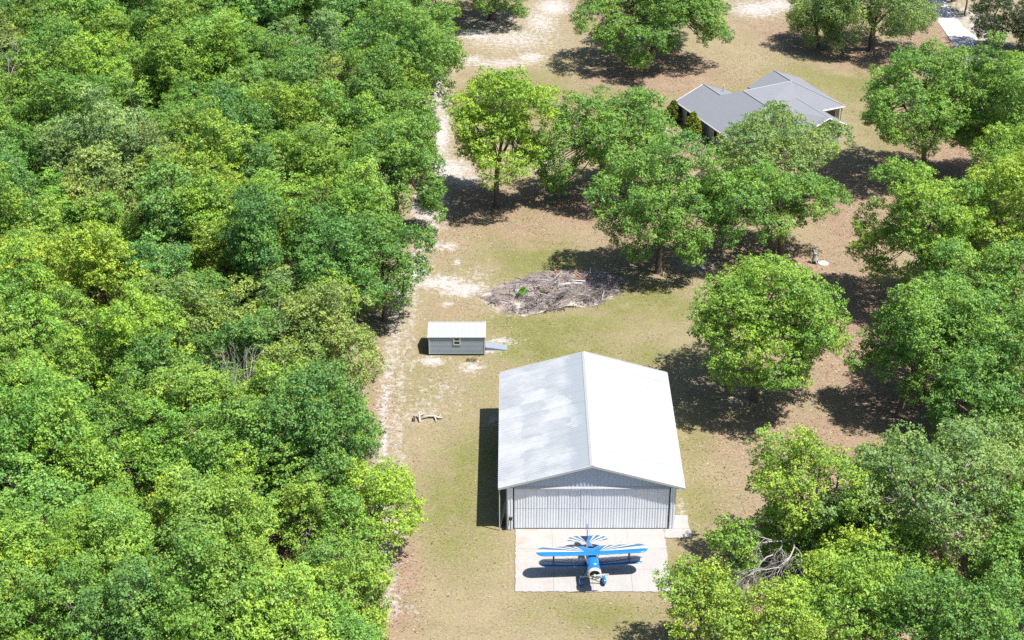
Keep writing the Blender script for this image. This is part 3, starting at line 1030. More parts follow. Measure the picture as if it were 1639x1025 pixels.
def gen_tree(seed, Rr, zb, zt, ox=0.0, lr=1.25, rc=.37, per=29, leaf=.175, tr=.3, twin=False, keep=.86, lobe_gap=1.36,
             droop=0.0, bare=0.0, fork=None, oy=0.0, wob=.26, lobe_keep=.78):
    """trunk with limbs; crown of billowing lobes, each a dome of leaf clumps"""
    rs = np.random.RandomState(seed)
    cz = (zt - zb) / 2
    c_ = np.array([ox, oy, (zb + zt) / 2])
    lr = min(lr, .42 * Rr)
    A = np.array([Rr - lr * .75, Rr - lr * .75, cz - lr * .6])
    ph = rs.uniform(0, 2 * PI, 8)

    def env(d):
        az = np.arctan2(d[:, 1], d[:, 0])
        return (1 + wob * (np.sin(2 * az + ph[0]) * .5 + np.sin(3 * az + ph[1] + 2 * d[:, 2]) * .6 + np.sin(5 * az + ph[2]) * .45
                           + np.sin(4 * d[:, 2] + ph[3] + az) * .5)) * rs.uniform(.86, 1.08, len(d))
    # lobe centres: an outer shell and a looser inner layer
    Lc, Ld, Lr = [], [], []
    for (s0, s1, ntry, zmin, gap) in ((.80, 1.0, 900, -.78, 1.0), (.35, .66, 260, -.4, 1.15)):
        d = rs.normal(size=(ntry, 3))
        d /= np.linalg.norm(d, axis=1, keepdims=True)
        d = d[d[:, 2] > zmin]
        q = c_ + d * A * (env(d) * rs.uniform(s0, s1, len(d)))[:, None]
        rr = lr * rs.uniform(.62, 1.22, len(d))
        for i in range(len(q)):
            if q[i, 2] < max(.9, zb * .7):
                continue
            if Lc:
                dd = np.linalg.norm((np.array(Lc) - q[i]) * np.array([1, 1, 1.25]), axis=1)
                if (dd < lobe_gap * gap * .5 * (np.array(Lr) + rr[i])).any():
                    continue
            Lc.append(q[i])
            Ld.append(d[i])
            Lr.append(rr[i])
    Lc, Ld, Lr = np.array(Lc), np.array(Ld), np.array(Lr)
    ok = rs.rand(len(Lc)) < lobe_keep
    Lc, Ld, Lr = Lc[ok], Ld[ok], Lr[ok]
    nL = len(Lc)
    # clumps over the upper and outer side of every lobe
    C, O, own, T = [], [], [], []
    sp2 = (rc * 1.36) ** 2
    for i in range(nL):
        n_try = int(4 * PI * Lr[i] ** 2 / sp2 * 2.2) + 6
        d = rs.normal(size=(n_try, 3))
        d /= np.linalg.norm(d, axis=1, keepdims=True)
        axis = Ld[i] * .6 + np.array([0, 0, .75])
        axis /= np.linalg.norm(axis)
        d = d[(d @ axis) > rs.uniform(-.65, -.1)]
        q = Lc[i] + d * Lr[i] * np.array([1, 1, .72]) * rs.uniform(.55, 1.25, len(d))[:, None]
        lt = rs.normal(.45, .17)
        loc = []
        for p, dd in zip(q, d):
            if any((p[0] - e[0]) ** 2 + (p[1] - e[1]) ** 2 + (p[2] - e[2]) ** 2 < sp2 for e in loc):
                continue
            if rs.rand() > keep or p[2] < .4:
                continue
            loc.append(p)
            C.append(p)
            O.append(dd)
            own.append(i)
            T.append(lt + rs.normal(0, .12))
    C, O, own, T = np.array(C), np.array(O), np.array(own), np.clip(np.array(T), 0, 1)
    rcs = rc * rs.uniform(.75, 1.3, len(C))
    # woody parts
    tv, tf, nv = [], [], 0

    def put(v_, f_):
        nonlocal nv
        tv.append(v_)
        tf.append(f_ + nv)
        nv += len(v_)

    def limb(pts, rad, sides=7):
        mb = MB().tube(pts, rad, sides, caps=False)
        put(np.array(mb.v), np.array(mb.f))
    zf = fork if fork is not None else zb + .22 * (zt - zb)
    stems = [(-.35, .1), (.45, -.1)] if twin else [(0, 0)]
    tops = []
    for sx, sy in stems:
        top = np.array([sx * 2.0 + ox * .45, sy + oy * .45, zf])
        b0 = np.array([sx, sy, -.15])
        m1 = b0 * .55 + top * .45 + np.array([rs.uniform(-.15, .15), rs.uniform(-.1, .1), 0])
        flare = b0 + np.array([0, 0, .45])
        limb([b0, flare, m1, top], [tr * 1.5, tr * 1.08, tr * .92, tr * .8], 9)
        tops.append(top)
    nm = 7 if Rr > 4.5 else 5
    mains = []
    for i in range(nm):
        az = 2 * PI * i / nm + rs.uniform(-.4, .4)
        el = rs.uniform(.15, .75) if i < nm - 1 else 1.4
        d = np.array([math.cos(az) * math.cos(el), math.sin(az) * math.cos(el), math.sin(el)])
        e = c_ + d * A * .72
        top = tops[i % len(tops)]
        s0 = top + np.array([0, 0, rs.uniform(-.12, .0) * zf])
        mid = s0 * .55 + e * .45 + np.array([rs.uniform(-.5, .5), rs.uniform(-.5, .5), .05 * Rr])
        mid2 = s0 * .22 + e * .78 + rs.uniform(-.4, .4, 3)
        r0 = tr * rs.uniform(.42, .62)
        limb([s0, mid, mid2, e], [r0, r0 * .75, r0 * .5, r0 * .25], 6)
        for t in np.linspace(.25, 1, 7):
            p = (mid * (1 - (t - .25) / .35) + mid2 * (t - .25) / .35) if t < .6 else (mid2 * (1 - (t - .6) / .4) + e * (t - .6) / .4)
            mains.append((p, r0 * (.75 - .45 * t)))
    MP = np.array([m_[0] for m_ in mains])
    MR = np.array([m_[1] for m_ in mains])
    near = np.array([np.argmin(((MP - q) ** 2).sum(1) + (MP[:, 2] > q[2] + .3) * 6) for q in Lc])
    lr0 = np.maximum(.028, MR[near] * .55)
    v_, f_ = tubes_np(MP[near], (MP[near] + Lc) / 2 + rs.normal(0, .25, Lc.shape), Lc, lr0, lr0 * .75, lr0 * .45, 5)
    put(v_, f_)
    sel = np.where(rs.rand(len(C)) < .2)[0]
    P0 = Lc[own[sel]]
    rr0 = lr0[own[sel]] * .4
    v_, f_ = tubes_np(P0, (P0 + C[sel]) / 2 + rs.normal(0, .12, P0.shape), C[sel] + O[sel] * .15, rr0, rr0 * .65, rr0 * .25, 3)
    put(v_, f_)
    if bare:
        lb = rs.rand(nL) < bare
        leafy = ~lb[own] | (rs.rand(len(C)) < .15)
    else:
        leafy = np.ones(len(C), bool)
    lv, lf, tint = leaves_np(rs, C[leafy], rcs[leafy], per, leaf, .7, droop=droop, ctint=T[leafy], out=O[leafy])
    return (np.concatenate(tv), np.concatenate(tf)), (lv, lf, tint)


def make_tree(name, gen, color, bark='bark'):
    (tv, tf), (lv, lf, tint) = gen
    tm = np_mesh('trunk', tv, tf, True)
    cm = np_mesh('crown', lv, lf, False, tint)
    root = empty(name)
    t = add('trunk', tm, M[bark], root)
    c_ = add('crown', cm, M['leaf'], root)
    c_.color = (*color, 1)
    return root


MID = (0.184, 0.321, 0.070)
BRIGHT = (0.226, 0.360, 0.063)
YELLOW = (.275, .410, .058)
DEEP = (0.137, 0.261, 0.062)
GREY = (0.220, 0.321, 0.104)
CEDAR = (0.055, 0.085, 0.034)
LIME = (0.275, 0.387, 0.065)
OLIVE = (0.258, 0.326, 0.095)

# x, y, crown radius, crown bottom, crown top, crown offset x, colour, options, label
TREES = [
    (-1.79, 45.92, 6.0, 4.0, 16.6, .3, YELLOW, dict(tr=.34, keep=.82, lobe_keep=.8, fork=5.5), 'yellow-green shade tree on a straight trunk above the sandy path'),
    (10.0, 48.6, 7.7, 1.2, 12.6, 1.5, MID, dict(tr=.42), 'broad green tree with drooping lower boughs right of the yellow-green tree'),
    (15.87, 29.69, 6.6, 1.7, 14.4, .3, MID, dict(tr=.36, droop=.3, fork=4.0), 'tall green tree behind the brush pile, its pale trunk base showing'),
    (29.13, 33.01, 6.9, 2.6, 11.0, -1.9, MID, dict(tr=.30, twin=True), 'twin-trunked round green tree beside the grey garden statue'),
    (30.6, 48.0, 7.8, 1.5, 10.9, .0, GREY, dict(tr=.36, keep=.6, lobe_keep=.7, wob=.24), 'feathery pale green tree hiding the front of the house'),
    (22.96, 4.37, 7.5, 3.0, 14.4, .5, BRIGHT, dict(tr=.36, keep=.88, wob=.15, lobe_keep=.95), 'lone round bright green tree right of the hangar'),
    (19.75, 93.08, 10.6, 1.6, 14.0, 1.0, MID, dict(tr=.5), 'big spreading oak casting a wide shadow beyond the house lawn'),
    (-3.06, 109.38, 7.0, 1.6, 12.4, .9, MID, dict(tr=.5, keep=.8), 'spreading oak with a forked trunk at the top edge over white sand'),
    (51.69, 96.29, 8.0, 1.4, 12.6, -.3, GREY, dict(tr=.45, droop=.7), 'weeping grey-green oak behind the house near the driveway'),
    (44.34, 98.05, 4.6, .9, 10.6, -1.2, GREY, dict(tr=.25, droop=.9), 'smaller weeping grey-green tree left of the oak by the driveway'),
    (50.18, 53.97, 7.3, 3.2, 16.0, -2.0, MID, dict(tr=.36, keep=.8, fork=5), 'tall leaning green tree with bare trunk right of the house'),
    (58.8, 52.73, 5.3, 2.1, 16.0, -1.2, MID, dict(tr=.3), 'dense green tree at the right edge below the driveway'),
    (65.6, 66.0, 6.4, 1.8, 10.4, -1.5, BRIGHT, dict(tr=.3), 'rounded bright green tree just below the white driveway'),
    (59.0, 74.0, 4.6, 1.5, 8.0, 0, MID, dict(tr=.25), 'smaller green tree between the driveway and the leaning tall tree'),
    (43.73, 22.32, 6.2, 2.3, 15.2, -2.2, BRIGHT, dict(tr=.34, keep=.8), 'wide light green tree at the right reaching over the litter lane'),
    (52.04, 23.64, 5.8, 3.7, 16.6, -1.2, LIME, dict(tr=.34, fork=5.5), 'yellowish green tree with bare trunk at the right edge'),
    (36.0, 1.6, 5.4, 2.4, 13.6, 2.0, MID, dict(tr=.3), 'dark-shadowed green tree right of the lone round tree'),
    (41.03, -4.9, 4.6, 1.9, 10.2, -.3, DEEP, dict(tr=.25), 'lower deep green tree in front of the right-hand trees'),
    (46.43, -.9, 5.6, 1.6, 12.8, -1.2, MID, dict(tr=.3), 'green tree with thin trunk at the right edge of the photo, halfway down'),
    (35.29, -21.22, 6.9, 4.0, 12.6, -2.4, GREY, dict(tr=.46, keep=.62, lobe_keep=.6, wob=.24, fork=3.2, bark='bark_pale'), 'thin-crowned tree with forked pale grey trunk at lower right'),
    (24.13, -19.61, 5.0, 3.2, 11.8, -.6, LIME, dict(tr=.36, keep=.66, lobe_keep=.62, wob=.26, lr=1.1, fork=2.6, bark='bark_pale'), 'open lime-green tree with pale limbs right of the concrete apron'),
    (17.9, -22.6, 2.5, .9, 6.2, .1, BRIGHT, dict(tr=.14), 'small bright green tree nearest the right corner of the apron'),
    (13.77, -31.28, 3.3, 1.4, 9.0, .7, LIME, dict(tr=.2), 'lime green tree at the bottom edge just below the apron'),
    (18.86, -35.66, 4.3, 2.4, 9.2, 0, LIME, dict(tr=.22), 'yellow-tipped green tree at the bottom edge under the dead limb'),
    (25.67, -32.31, 4.5, 1.8, 9.6, -.6, BRIGHT, dict(tr=.24), 'bushy bright green tree at the bottom, right of the dead limb'),
    (32.03, -36.31, 4.8, 1.8, 11.4, -.3, DEEP, dict(tr=.26), 'deep green tree at the bottom edge, second from the right'),
    (38.7, -28.44, 4.2, 1.1, 9.4, .1, MID, dict(tr=.24), 'green tree filling the bottom right corner'),
    (28.85, -18.6, 2.8, .9, 6.4, -.5, DEEP, dict(tr=.14), 'low deep green tree between the two pale-limbed trees'),
    (40.5, -13.5, 4.4, 1.2, 8.8, 0, GREY, dict(tr=.24), 'grey-green tree at the right edge above the corner tree'),
    (69.46, 97.29, 4.0, .8, 9.2, -.6, CEDAR, dict(tr=.25), 'dark evergreen right of the white driveway'),
    (74.2, 94.31, 4.2, .8, 9.0, -.3, CEDAR, dict(tr=.25), 'dark evergreen in the top right corner'),
    (47.5, 12.0, 6.0, 2.0, 13.0, 0, MID, dict(tr=.3), 'mid green tree at the right edge between the yellowish tree and the halfway tree'),
    (57.5, 36.0, 6.5, 2.0, 14.5, -1.0, BRIGHT, dict(tr=.32), 'bright green tree at the right edge above the yellowish tree'),
    (42.0, -22.5, 5.0, 1.5, 10.0, 0, MID, dict(tr=.26), 'mid green tree at the right edge behind the corner tree'),
    (30.0, -26.0, 4.0, 1.0, 7.5, 0, BRIGHT, dict(tr=.2), 'low bright green tree below the forked pale trunk'),
    (26.6, -25.4, 3.7, .8, 6.6, 0, LIME, dict(tr=.18), 'low lime tree right of the bleached fallen limb'),
    (31.5, -15.5, 3.9, 1.0, 7.6, 0, GREY, dict(tr=.2), 'grey-green tree behind the forked pale trunk at lower right'),
    (21.6, -19.8, 3.0, .8, 6.4, 0, BRIGHT, dict(tr=.15), 'small bright green tree between the apron corner tree and the open lime tree'),
    (24.6, -21.8, 3.0, .6, 5.2, 0, MID, dict(tr=.14), 'low green tree just behind the bleached fallen limb'),
    (40.0, 8.0, 4.6, 2.0, 11.5, .6, MID, dict(tr=.25), 'rounded mid green tree just behind the dark-shadowed right-hand tree'),
    # front row of the wood on the left
    (-11.9, -31.5, 4.0, 1.0, 8.6, -.7, LIME, dict(tr=.2), 'lime green bushy tree at the bottom edge of the wood'),
    (-12.9, -24.2, 4.0, 1.0, 8.4, .2, BRIGHT, dict(tr=.2), 'bright green tree on the edge of the wood, second from the bottom'),
    (-11.6, -18.6, 4.0, 1.7, 8.2, .7, YELLOW, dict(tr=.2, keep=.8), 'yellow-green tree jutting from the wood left of the hangar door'),
    (-15.6, -8.2, 4.0, 1.5, 8.8, .3, BRIGHT, dict(tr=.2), 'bright green tree on the edge of the wood left of the pale logs'),
    (-15.9, 3.4, 4.2, 1.8, 12.2, -.1, OLIVE, dict(tr=.2, keep=.72, bark='bark_pale'), 'thin olive green tree on the wood edge left of the shed'),
    (-13.1, 19.3, 4.4, 1.6, 12.2, .1, DEEP, dict(tr=.26), 'deep green tree jutting from the wood above the shed'),
    (-12.9, 38.9, 5.1, 1.8, 14.3, -.1, MID, dict(tr=.3), 'large green tree on the wood edge facing the yellow-green tree'),
    (-11.6, 54.5, 4.0, 1.5, 11.0, -1.0, MID, dict(tr=.25), 'green tree on the wood edge beside the sandy path'),
    (-11.0, 69.73, 5.6, 1.8, 16.0, -1.0, MID, dict(tr=.3), 'tall green tree on the far wood edge beside the sandy path'),
    (-11.8, 94.31, 5.0, 1.6, 13.4, 0, MID, dict(tr=.3), 'green tree at the far end of the wood near the white sand'),
]

for i, (x, y, r_, zb, zt, ox, color, opt, label) in enumerate(TREES):
    opt = dict(opt)
    bark = opt.pop('bark', 'bark')
    cedar = color is CEDAR
    opt.setdefault('leaf', .175 if not cedar else .16)
    t = make_tree('cedar_tree' if cedar else 'tree', gen_tree(100 + i * 7, r_ * .98, zb, zt, ox, **opt), color, bark)
    t.location = (x, y, 0)
    tag(t, label, 'tree')

# the wood itself: a dozen forms, copied as individuals
FOREST_KINDS = [
    ('deep', DEEP, 'deep green wood tree standing inside the dense wood on the left'),
    ('mid', MID, 'mid green wood tree standing inside the dense wood on the left'),
    ('bright', BRIGHT, 'bright green wood tree standing inside the dense wood on the left'),
    ('lime', LIME, 'yellowish lime green wood tree standing inside the dense wood on the left'),
    ('grey', GREY, 'soft grey-green wood tree standing inside the dense wood on the left'),
    ('olive', OLIVE, 'dull olive wood tree standing inside the dense wood on the left'),
]
forms = []
for k in range(16):
    rr = [2.9, 3.3, 3.6, 3.0, 3.5, 3.9, 2.7, 3.2, 3.5, 4.0, 2.9, 3.4, 2.5, 3.1, 3.7, 2.8][k]
    ht = [11, 12, 13, 10.5, 12.5, 12, 10, 11.5, 13, 11.5, 9.5, 11, 9, 12.5, 10.5, 13.2][k]
    thin = k in (3, 10, 12)
    g = gen_tree(900 + k, rr, ht * .22, ht, 0, lr=[.95, 1.1, .85, .9, 1.2, 1.0, .8, 1.05][k % 8], tr=.15, keep=.7 if thin else .84, lobe_gap=1.3, wob=.44,
                 fork=ht * .34, bare=.3 if thin else 0.0, lobe_keep=.76)
    forms.append(make_tree('forest_tree', g, MID, 'bark_pale' if k in (3, 6, 10, 12) else 'bark'))
rnd = random.Random(21)
pts = []
fixed = [(t[0], t[1]) for t in TREES if t[0] < -8]
tries = 0
while tries < 14000 and len(pts) < 292:
    tries += 1
    y = rnd.uniform(-44, 142)
    half = (y + 125) * .38 + 8 if y > -40 else 42
    ex = float(edge_x(y))
    x = rnd.uniform(-min(half, 96), ex)
    dmin = 3.9 + .011 * (y + 40)
    if any((x - a) ** 2 + (y - b) ** 2 < dmin ** 2 for a, b in pts):
        continue
    if any((x - a) ** 2 + (y - b) ** 2 < 3.6 ** 2 for a, b in fixed):
        continue
    pts.append((x, y))


def fnoise(x, y):
    return math.sin(x * .13 + 1.3) * math.cos(y * .09 - .7) + .6 * math.sin(x * .31 + y * .17) + .5 * math.sin(y * .37 - x * .21)


used = set()
for (x, y) in pts:
    k = rnd.randrange(len(forms))
    n_ = fnoise(x, y) + rnd.uniform(-.9, .9)
    near = y < 40
    if n_ > 1.1: kind = 3 if near else 2
    elif n_ > .4: kind = 2
    elif n_ > -.5: kind = 1 if not near else rnd.choice((1, 2))
    elif n_ > -1.1: kind = 0
    else: kind = rnd.choice((4, 5))
    if k not in used:
        used.add(k)
        t = forms[k]
    else:
        t = copy_tree(forms[k])
    t.location = (x, y, 0)
    s_ = rnd.uniform(.84, 1.12) * (1 + max(0, y - 20) * .0012)
    t.scale = (s_ * rnd.uniform(.9, 1.15), s_ * rnd.uniform(.9, 1.15), s_ * rnd.uniform(.8, 1.12))
    t.rotation_euler = (rnd.uniform(-.04, .04), rnd.uniform(-.04, .04), rnd.uniform(0, 2 * PI))
    _, c_, label = FOREST_KINDS[kind]
    inn = float(edge_x(y)) - x
    hw = (y + 125) * .36
    place = 'by the clearing' if inn < 8 else ('at the left edge of the photo' if x < -hw * .8 else 'deep in the wood')
    level = ('at the bottom of the photo' if y < -24 else 'level with the biplane' if y < -12 else 'level with the hangar' if y < 8 else
             'level with the brush pile' if y < 34 else 'level with the sandy path' if y < 62 else 'level with the house' if y < 92 else 'at the top of the photo')
    label = label.replace(' standing inside the dense wood on the left', '') + ' ' + place + ', ' + level.replace(' of the photo', '' if 'photo' in place else ' of the photo')
    label = label.replace('yellowish lime green wood', 'lime green wood')
    br = rnd.uniform(.85, 1.15)
    for ch in t.children:
        if ch.name.startswith('crown'):
            ch.color = (c_[0] * br * rnd.uniform(.92, 1.08), c_[1] * br, c_[2] * br * rnd.uniform(.8, 1.25), 1)
    tag(t, label, 'tree', 'trees of the dense wood')
for k, t in enumerate(forms):
    if k not in used:
        for ch in list(t.children):
            bpy.data.objects.remove(ch)
        bpy.data.objects.remove(t)


# bare grey trees inside the wood
def bare_tree(seed, h, r_, fine=5):
    rs = random.Random(seed)
    mb = MB()

    def grow(p, d, L, rad, depth):
        n_ = 3
        pts_ = [Vector(p)]
        dd = Vector(d).normalized()
        for i in range(n_):
            dd = (dd + Vector((rs.uniform(-.25, .25), rs.uniform(-.25, .25), rs.uniform(-.1, .18)))).normalized()
            pts_.append(pts_[-1] + dd * L / n_)
        mb.tube(pts_, [rad, rad * .85, rad * .7, rad * .55], 5 if depth < 2 else 3, caps=False)
        if depth >= fine:
            return
        for q in range(rs.choice((2, 3, 3))):
            at_ = pts_[-1] if q < 2 else pts_[2]
            nd = (dd + Vector((rs.uniform(-1, 1), rs.uniform(-1, 1), rs.uniform(-.25, .7))) * .85).normalized()
            grow(at_, nd, L * rs.uniform(.6, .82), rad * .58, depth + 1)
    grow((0, 0, -.1), (0, 0, 1), h * .34, r_, 0)
    return mb


for (x, y, h, seed, label) in [(-64.0, 68, 12.5, 1, 'bare grey dead tree among the green crowns at the far left'),
                               (-36.0, 30, 12, 2, 'bare grey dead tree in the middle of the wood'),
                               (-14.6, 107.2, 12.5, 3, 'white leafless snag at the top of the wood'),
                               (-25.0, -6.0, 11.0, 6, 'bare grey-brown dead tree in the near part of the wood'),
                               (-14.2, 5.4, 5.0, 4, 'low grey leafless shrub on the wood edge left of the pale logs')]:
    me = bare_tree(seed, h, .035 + h * .011, 5 if h > 6 else 4).mesh('branches', True)
    o = add('dead_tree', me, M['dead'], None, (x, y, 0))
    tag(o, label, 'tree')

# low growth on the floor of the wood
rs = np.random.RandomState(77)
uc = []
for _ in range(1500):
    y = rs.uniform(-42, 135)
    half = min((y + 125) * .38 + 6, 92)
    ex = float(edge_x(y)) + .5
    uc.append((rs.uniform(-half, ex), y, rs.uniform(.25, 1.5)))
for _ in range(140):
    uc.append((rs.uniform(15, 44), rs.uniform(-38, -12), rs.uniform(.25, 1.1)))
uc = np.array(uc)
uc = uc[~((uc[:, 0] > 0) & (uc[:, 0] < 20 - (uc[:, 1] + 22) * .1) & (uc[:, 1] > -27))]
lv, lf, tint = leaves_np(rs, uc, rs.uniform(.5, 1.1, len(uc)), 50, .26)
lv[:, 2] = np.maximum(lv[:, 2], .01)
o = add('undergrowth', np_mesh('undergrowth', lv, lf, False, tint), M['leaf'])
o.color = (.12, .20, .05, 1)
tag(o, 'low leafy undergrowth on the floor of the wood', 'undergrowth', kind='stuff')


# shrubs by the house
def cone_shrub(name, loc, h, r_, color, label, seed):
    rs = np.random.RandomState(seed)
    n_ = 110
    t = rs.rand(n_) ** .8
    a = rs.uniform(0, 2 * PI, n_)
    prof = r_ * np.sin(np.clip((1 - t) * 1.75, 0, 1.57)) * (.45 + .55 * np.clip(t * 4, 0, 1))
    C = np.stack([np.cos(a) * prof * .85, np.sin(a) * prof * .85, .2 + t * (h - .35)], -1)
    lv, lf, tint = leaves_np(rs, C, np.full(n_, .36), 55, .17, .9, .3)
    root = empty(name, loc)
    f = add('foliage', np_mesh('foliage', lv, lf, False, tint), M['leaf'], root)
    f.color = (*color, 1)
    MB().tube([(0, 0, -.05), (0, 0, h * .6)], [.07, .03], 6).build('stem', M['bark'], root)
    tag(root, label, 'shrub')


cone_shrub('conical_shrub', (22.9, 65.3, 0), 3.6, 1.35, (.17, .20, .02), 'clipped olive-green conical shrub against the house wall', 1)
cone_shrub('rounded_shrub', (21.0, 71.0, 0), 2.8, 1.25, (.12, .15, .025), 'dark olive rounded shrub at the far corner of the house', 2)
for k, (x, y, h, r_, label) in enumerate([(1.22, 23.77, .9, .6, 'bright green weed tuft in the left of the brush pile'), (3.3, 24.3, .6, .75, 'flat green weed patch in the middle of the brush pile'),
                                          ]):
    rs = np.random.RandomState(50 + k)
    n_ = 24
    n_ = 6
    C = np.stack([rs.normal(0, r_ * .45, n_), rs.normal(0, r_ * .45, n_), rs.uniform(.25, h, n_) + .3], -1)
    lv, lf, tint = leaves_np(rs, C, np.full(n_, .25), 40, .2)
    o = add('weed_tuft', np_mesh('foliage', lv, lf, False, tint), M['leaf'], None, (x, y, 0))
    o.color = (.10, .27, .02, 1) if k == 0 else (.13, .17, .07, 1)
    tag(o, label, 'weeds')


# fallen dead limb at lower right
def fallen_limb():
    rs = random.Random(12)
    root = empty('fallen_limb', (19.9, -23.6, -.6))
    root.scale = (.85, .85, .9)
    tag(root, 'bleached leafless limb broken down among the green crowns beside the apron', 'branch')

    def grow(mb, p, d, L, rad, depth, lim):
        pts_ = [Vector(p)]
        dd = Vector(d).normalized()
        for i in range(4):
            dd = (dd + Vector((rs.uniform(-.3, .3), rs.uniform(-.3, .3), rs.uniform(-.28, .14)))).normalized()
            q = pts_[-1] + dd * L / 4
            q.z = max(q.z, 2.2)
            pts_.append(q)
        mb.tube(pts_, [rad, rad * .88, rad * .75, rad * .62, rad * .5], 6 if depth < 2 else 3, caps=False)
        if depth >= lim:
            return
        for q in range(4 if depth < 2 else 3):
            at_ = pts_[rs.choice((2, 3, 4))]
            nd = (dd + Vector((rs.uniform(-1, .8), rs.uniform(-1, .7), rs.uniform(-.4, .45))) * .9).normalized()
            grow(mb, at_, nd, L * rs.uniform(.55, .8), rad * .55, depth + 1, lim)
    for (p, d, L, rad) in [((3.0, 1.5, 5.2), (-1, -.5, .35), 2.9, .12), ((3.0, 1.5, 5.2), (-.9, -1.2, .0), 3.0, .11), ((.6, -1.0, 5.4), (-1, -.8, -.1), 2.6, .09), ((1.0, -2.6, 5.2), (-.9, .2, -.2), 2.4, .08)]:
        mb = MB()
        grow(mb, p, d, L, rad * .8, 0, 5)
        mb.build('limb', M['dead'], root, smooth=True)
    MB().tube([(3.6, 3.0, 3.2), (3.2, 2.2, 4.4), (3.0, 1.5, 5.2), (1.5, 2.2, 6.2), (-.5, 2.6, 7.0)], [.2, .17, .14, .1, .05], 8).build('stub', M['bark_pale'], root, smooth=True)


fallen_limb()


# ------------------------------------------------------------------ brush pile
def build_brush():
    rs = random.Random(31)
    cx_, cy_ = 4.6, 25.4
    root = empty('brush_pile', (cx_, cy_, 0))
    tag(root, 'long heap of grey cut branches and twigs on the lawn behind the hangar', 'brush pile')
    tilt = math.atan2(4.2, 15.2)
    ct, st = math.cos(tilt), math.sin(tilt)

    def pt(a, b, z=0):        # a,b in the unit ellipse
        x, y = a * 7.7, b * 4.0
        return Vector((x * ct - y * st, x * st + y * ct, z))

    def hgt(a, b):
        q = max(0, 1 - a * a - b * b)
        return 1.45 * q ** .75 * (.62 + .38 * math.sin(a * 7 + b * 3) * math.cos(b * 4 - a * 5))
    # dirt mound
    mb = MB()
    vs_, fs_ = [], []
    nr, na = 10, 48
    for i in range(nr + 1):
        for k in range(na):
            t = 2 * PI * k / na
            rr = i / nr * (1.02 + .09 * math.sin(5 * t) + .07 * math.sin(9 * t + 1) + .05 * math.sin(14 * t))
            a, b = rr * math.cos(t), rr * math.sin(t)
            vs_.append(pt(a, b, hgt(a * .97, b * .97) * .55 - .05 + rs.uniform(-.03, .03)))
    for i in range(nr):
        for k in range(na):
            k2 = (k + 1) % na
            fs_.append((i * na + k, (i + 1) * na + k, (i + 1) * na + k2, i * na + k2))
    n = N('brush_dirt')
    p = n.pos()
    c_ = n.mix(n.noise(2.5, 5, .7, p), (0.146, 0.116, 0.100), (0.324, 0.263, 0.231))
    c_ = n.mix(n.ramp(n.noise(.7, 4, .6, p), [(.48, 0.0), (.64, .9)]), c_, (0.463, 0.416, 0.386))
    mb.add(vs_, fs_).build('mound', n.done(c_, .95, 0, .1), root, smooth=True)
    tw = [simple('twig_grey', (0.32, 0.29, 0.285), .9, .35, 2), simple('twig_brown', (.19, .135, .115), .9, .4, 2), simple('twig_dark', (.07, .06, .06), .9, .4, 2)]
    for mi, (cnt, rad, ln) in enumerate(((1500, (.008, .022), (.5, 1.9)), (1000, (.009, .024), (.5, 1.7)), (420, (.014, .05), (.4, 1.4)))):
        n_ = cnt
        P0 = np.zeros((n_, 3)); P1 = P0.copy(); P2 = P0.copy(); rr = np.zeros(n_)
        for i in range(n_):
            t = rs.uniform(0, 2 * PI)
            q = math.sqrt(rs.random()) * (1.0 + .10 * math.sin(5 * t) + .08 * math.sin(11 * t + 2))
            a, b = q * math.cos(t), q * math.sin(t)
            if mi == 2 and rs.random() < .6:      # charred, dense pieces lie along the near side
                t = rs.uniform(-2.6, -.6)
                q = rs.uniform(.6, .98)
                a, b = q * math.cos(t), q * math.sin(t)
            h = hgt(a, b)
            if math.sin(a * 9 + 1) * math.sin(b * 6 + a * 4) > .35 and rs.random() < .75:
                a, b = a * .5 + .3, b * .6 - .25
                h = hgt(a, b)
            c0 = pt(a, b, .02 + h * rs.uniform(.45, 1.1))
            L = rs.uniform(*ln)
            th = rs.gauss(tilt + .3, 1.0)
            d = Vector((math.cos(th), math.sin(th), rs.uniform(-.25, .35))) * L * .5
            p0, p2 = c0 - d, c0 + d
            p0.z, p2.z = max(.01, p0.z), max(.01, p2.z)
            m = (p0 + p2) / 2 + Vector((rs.uniform(-.15, .15), rs.uniform(-.15, .15), rs.uniform(-.05, .12)))
            P0[i], P1[i], P2[i] = p0, m, p2
            rr[i] = rs.uniform(*rad)
        v_, f_ = tubes_np(P0, P1, P2, rr, rr * .8, rr * .4, 3)
        o = add('twigs', np_mesh('twigs', v_, f_), tw[mi], root)
        o['kind'] = 'stuff'
    for i in range(46):
        q = math.sqrt(rs.random()) * .9
        t = rs.uniform(0, 2 * PI)
        a, b = q * math.cos(t), q * math.sin(t)
        c0 = pt(a, b, .1 + hgt(a, b) * rs.uniform(.7, 1.05))
        L = rs.uniform(.9, 2.9)
        th = rs.uniform(0, PI)
        d = Vector((math.cos(th), math.sin(th), rs.uniform(-.15, .3))) * L * .5
        rad = rs.uniform(.025, .07)
        bend = Vector((rs.uniform(-.2, .2), rs.uniform(-.2, .2), .08))
        MB().tube([c0 - d, c0 - d * .3 + bend, c0 + d * .4 + bend * .6, c0 + d], [rad, rad * .9, rad * .75, rad * .5], 6).build('branch', tw[rs.choice((0, 0, 1, 2))], root)
    cut = simple('cut_wood', (0.284, 0.136, 0.074), .85, .3, 6)
    for i in range(12):
        c0 = pt(rs.uniform(.05, .45), rs.uniform(.15, .75), .75 + rs.uniform(-.1, .2))
        th = rs.uniform(0, PI)
        d = Vector((math.cos(th), math.sin(th), .1)) * rs.uniform(.2, .42)
        MB().tube([c0 - d, c0 + d], rs.uniform(.06, .10), 8).build('log', cut, root)
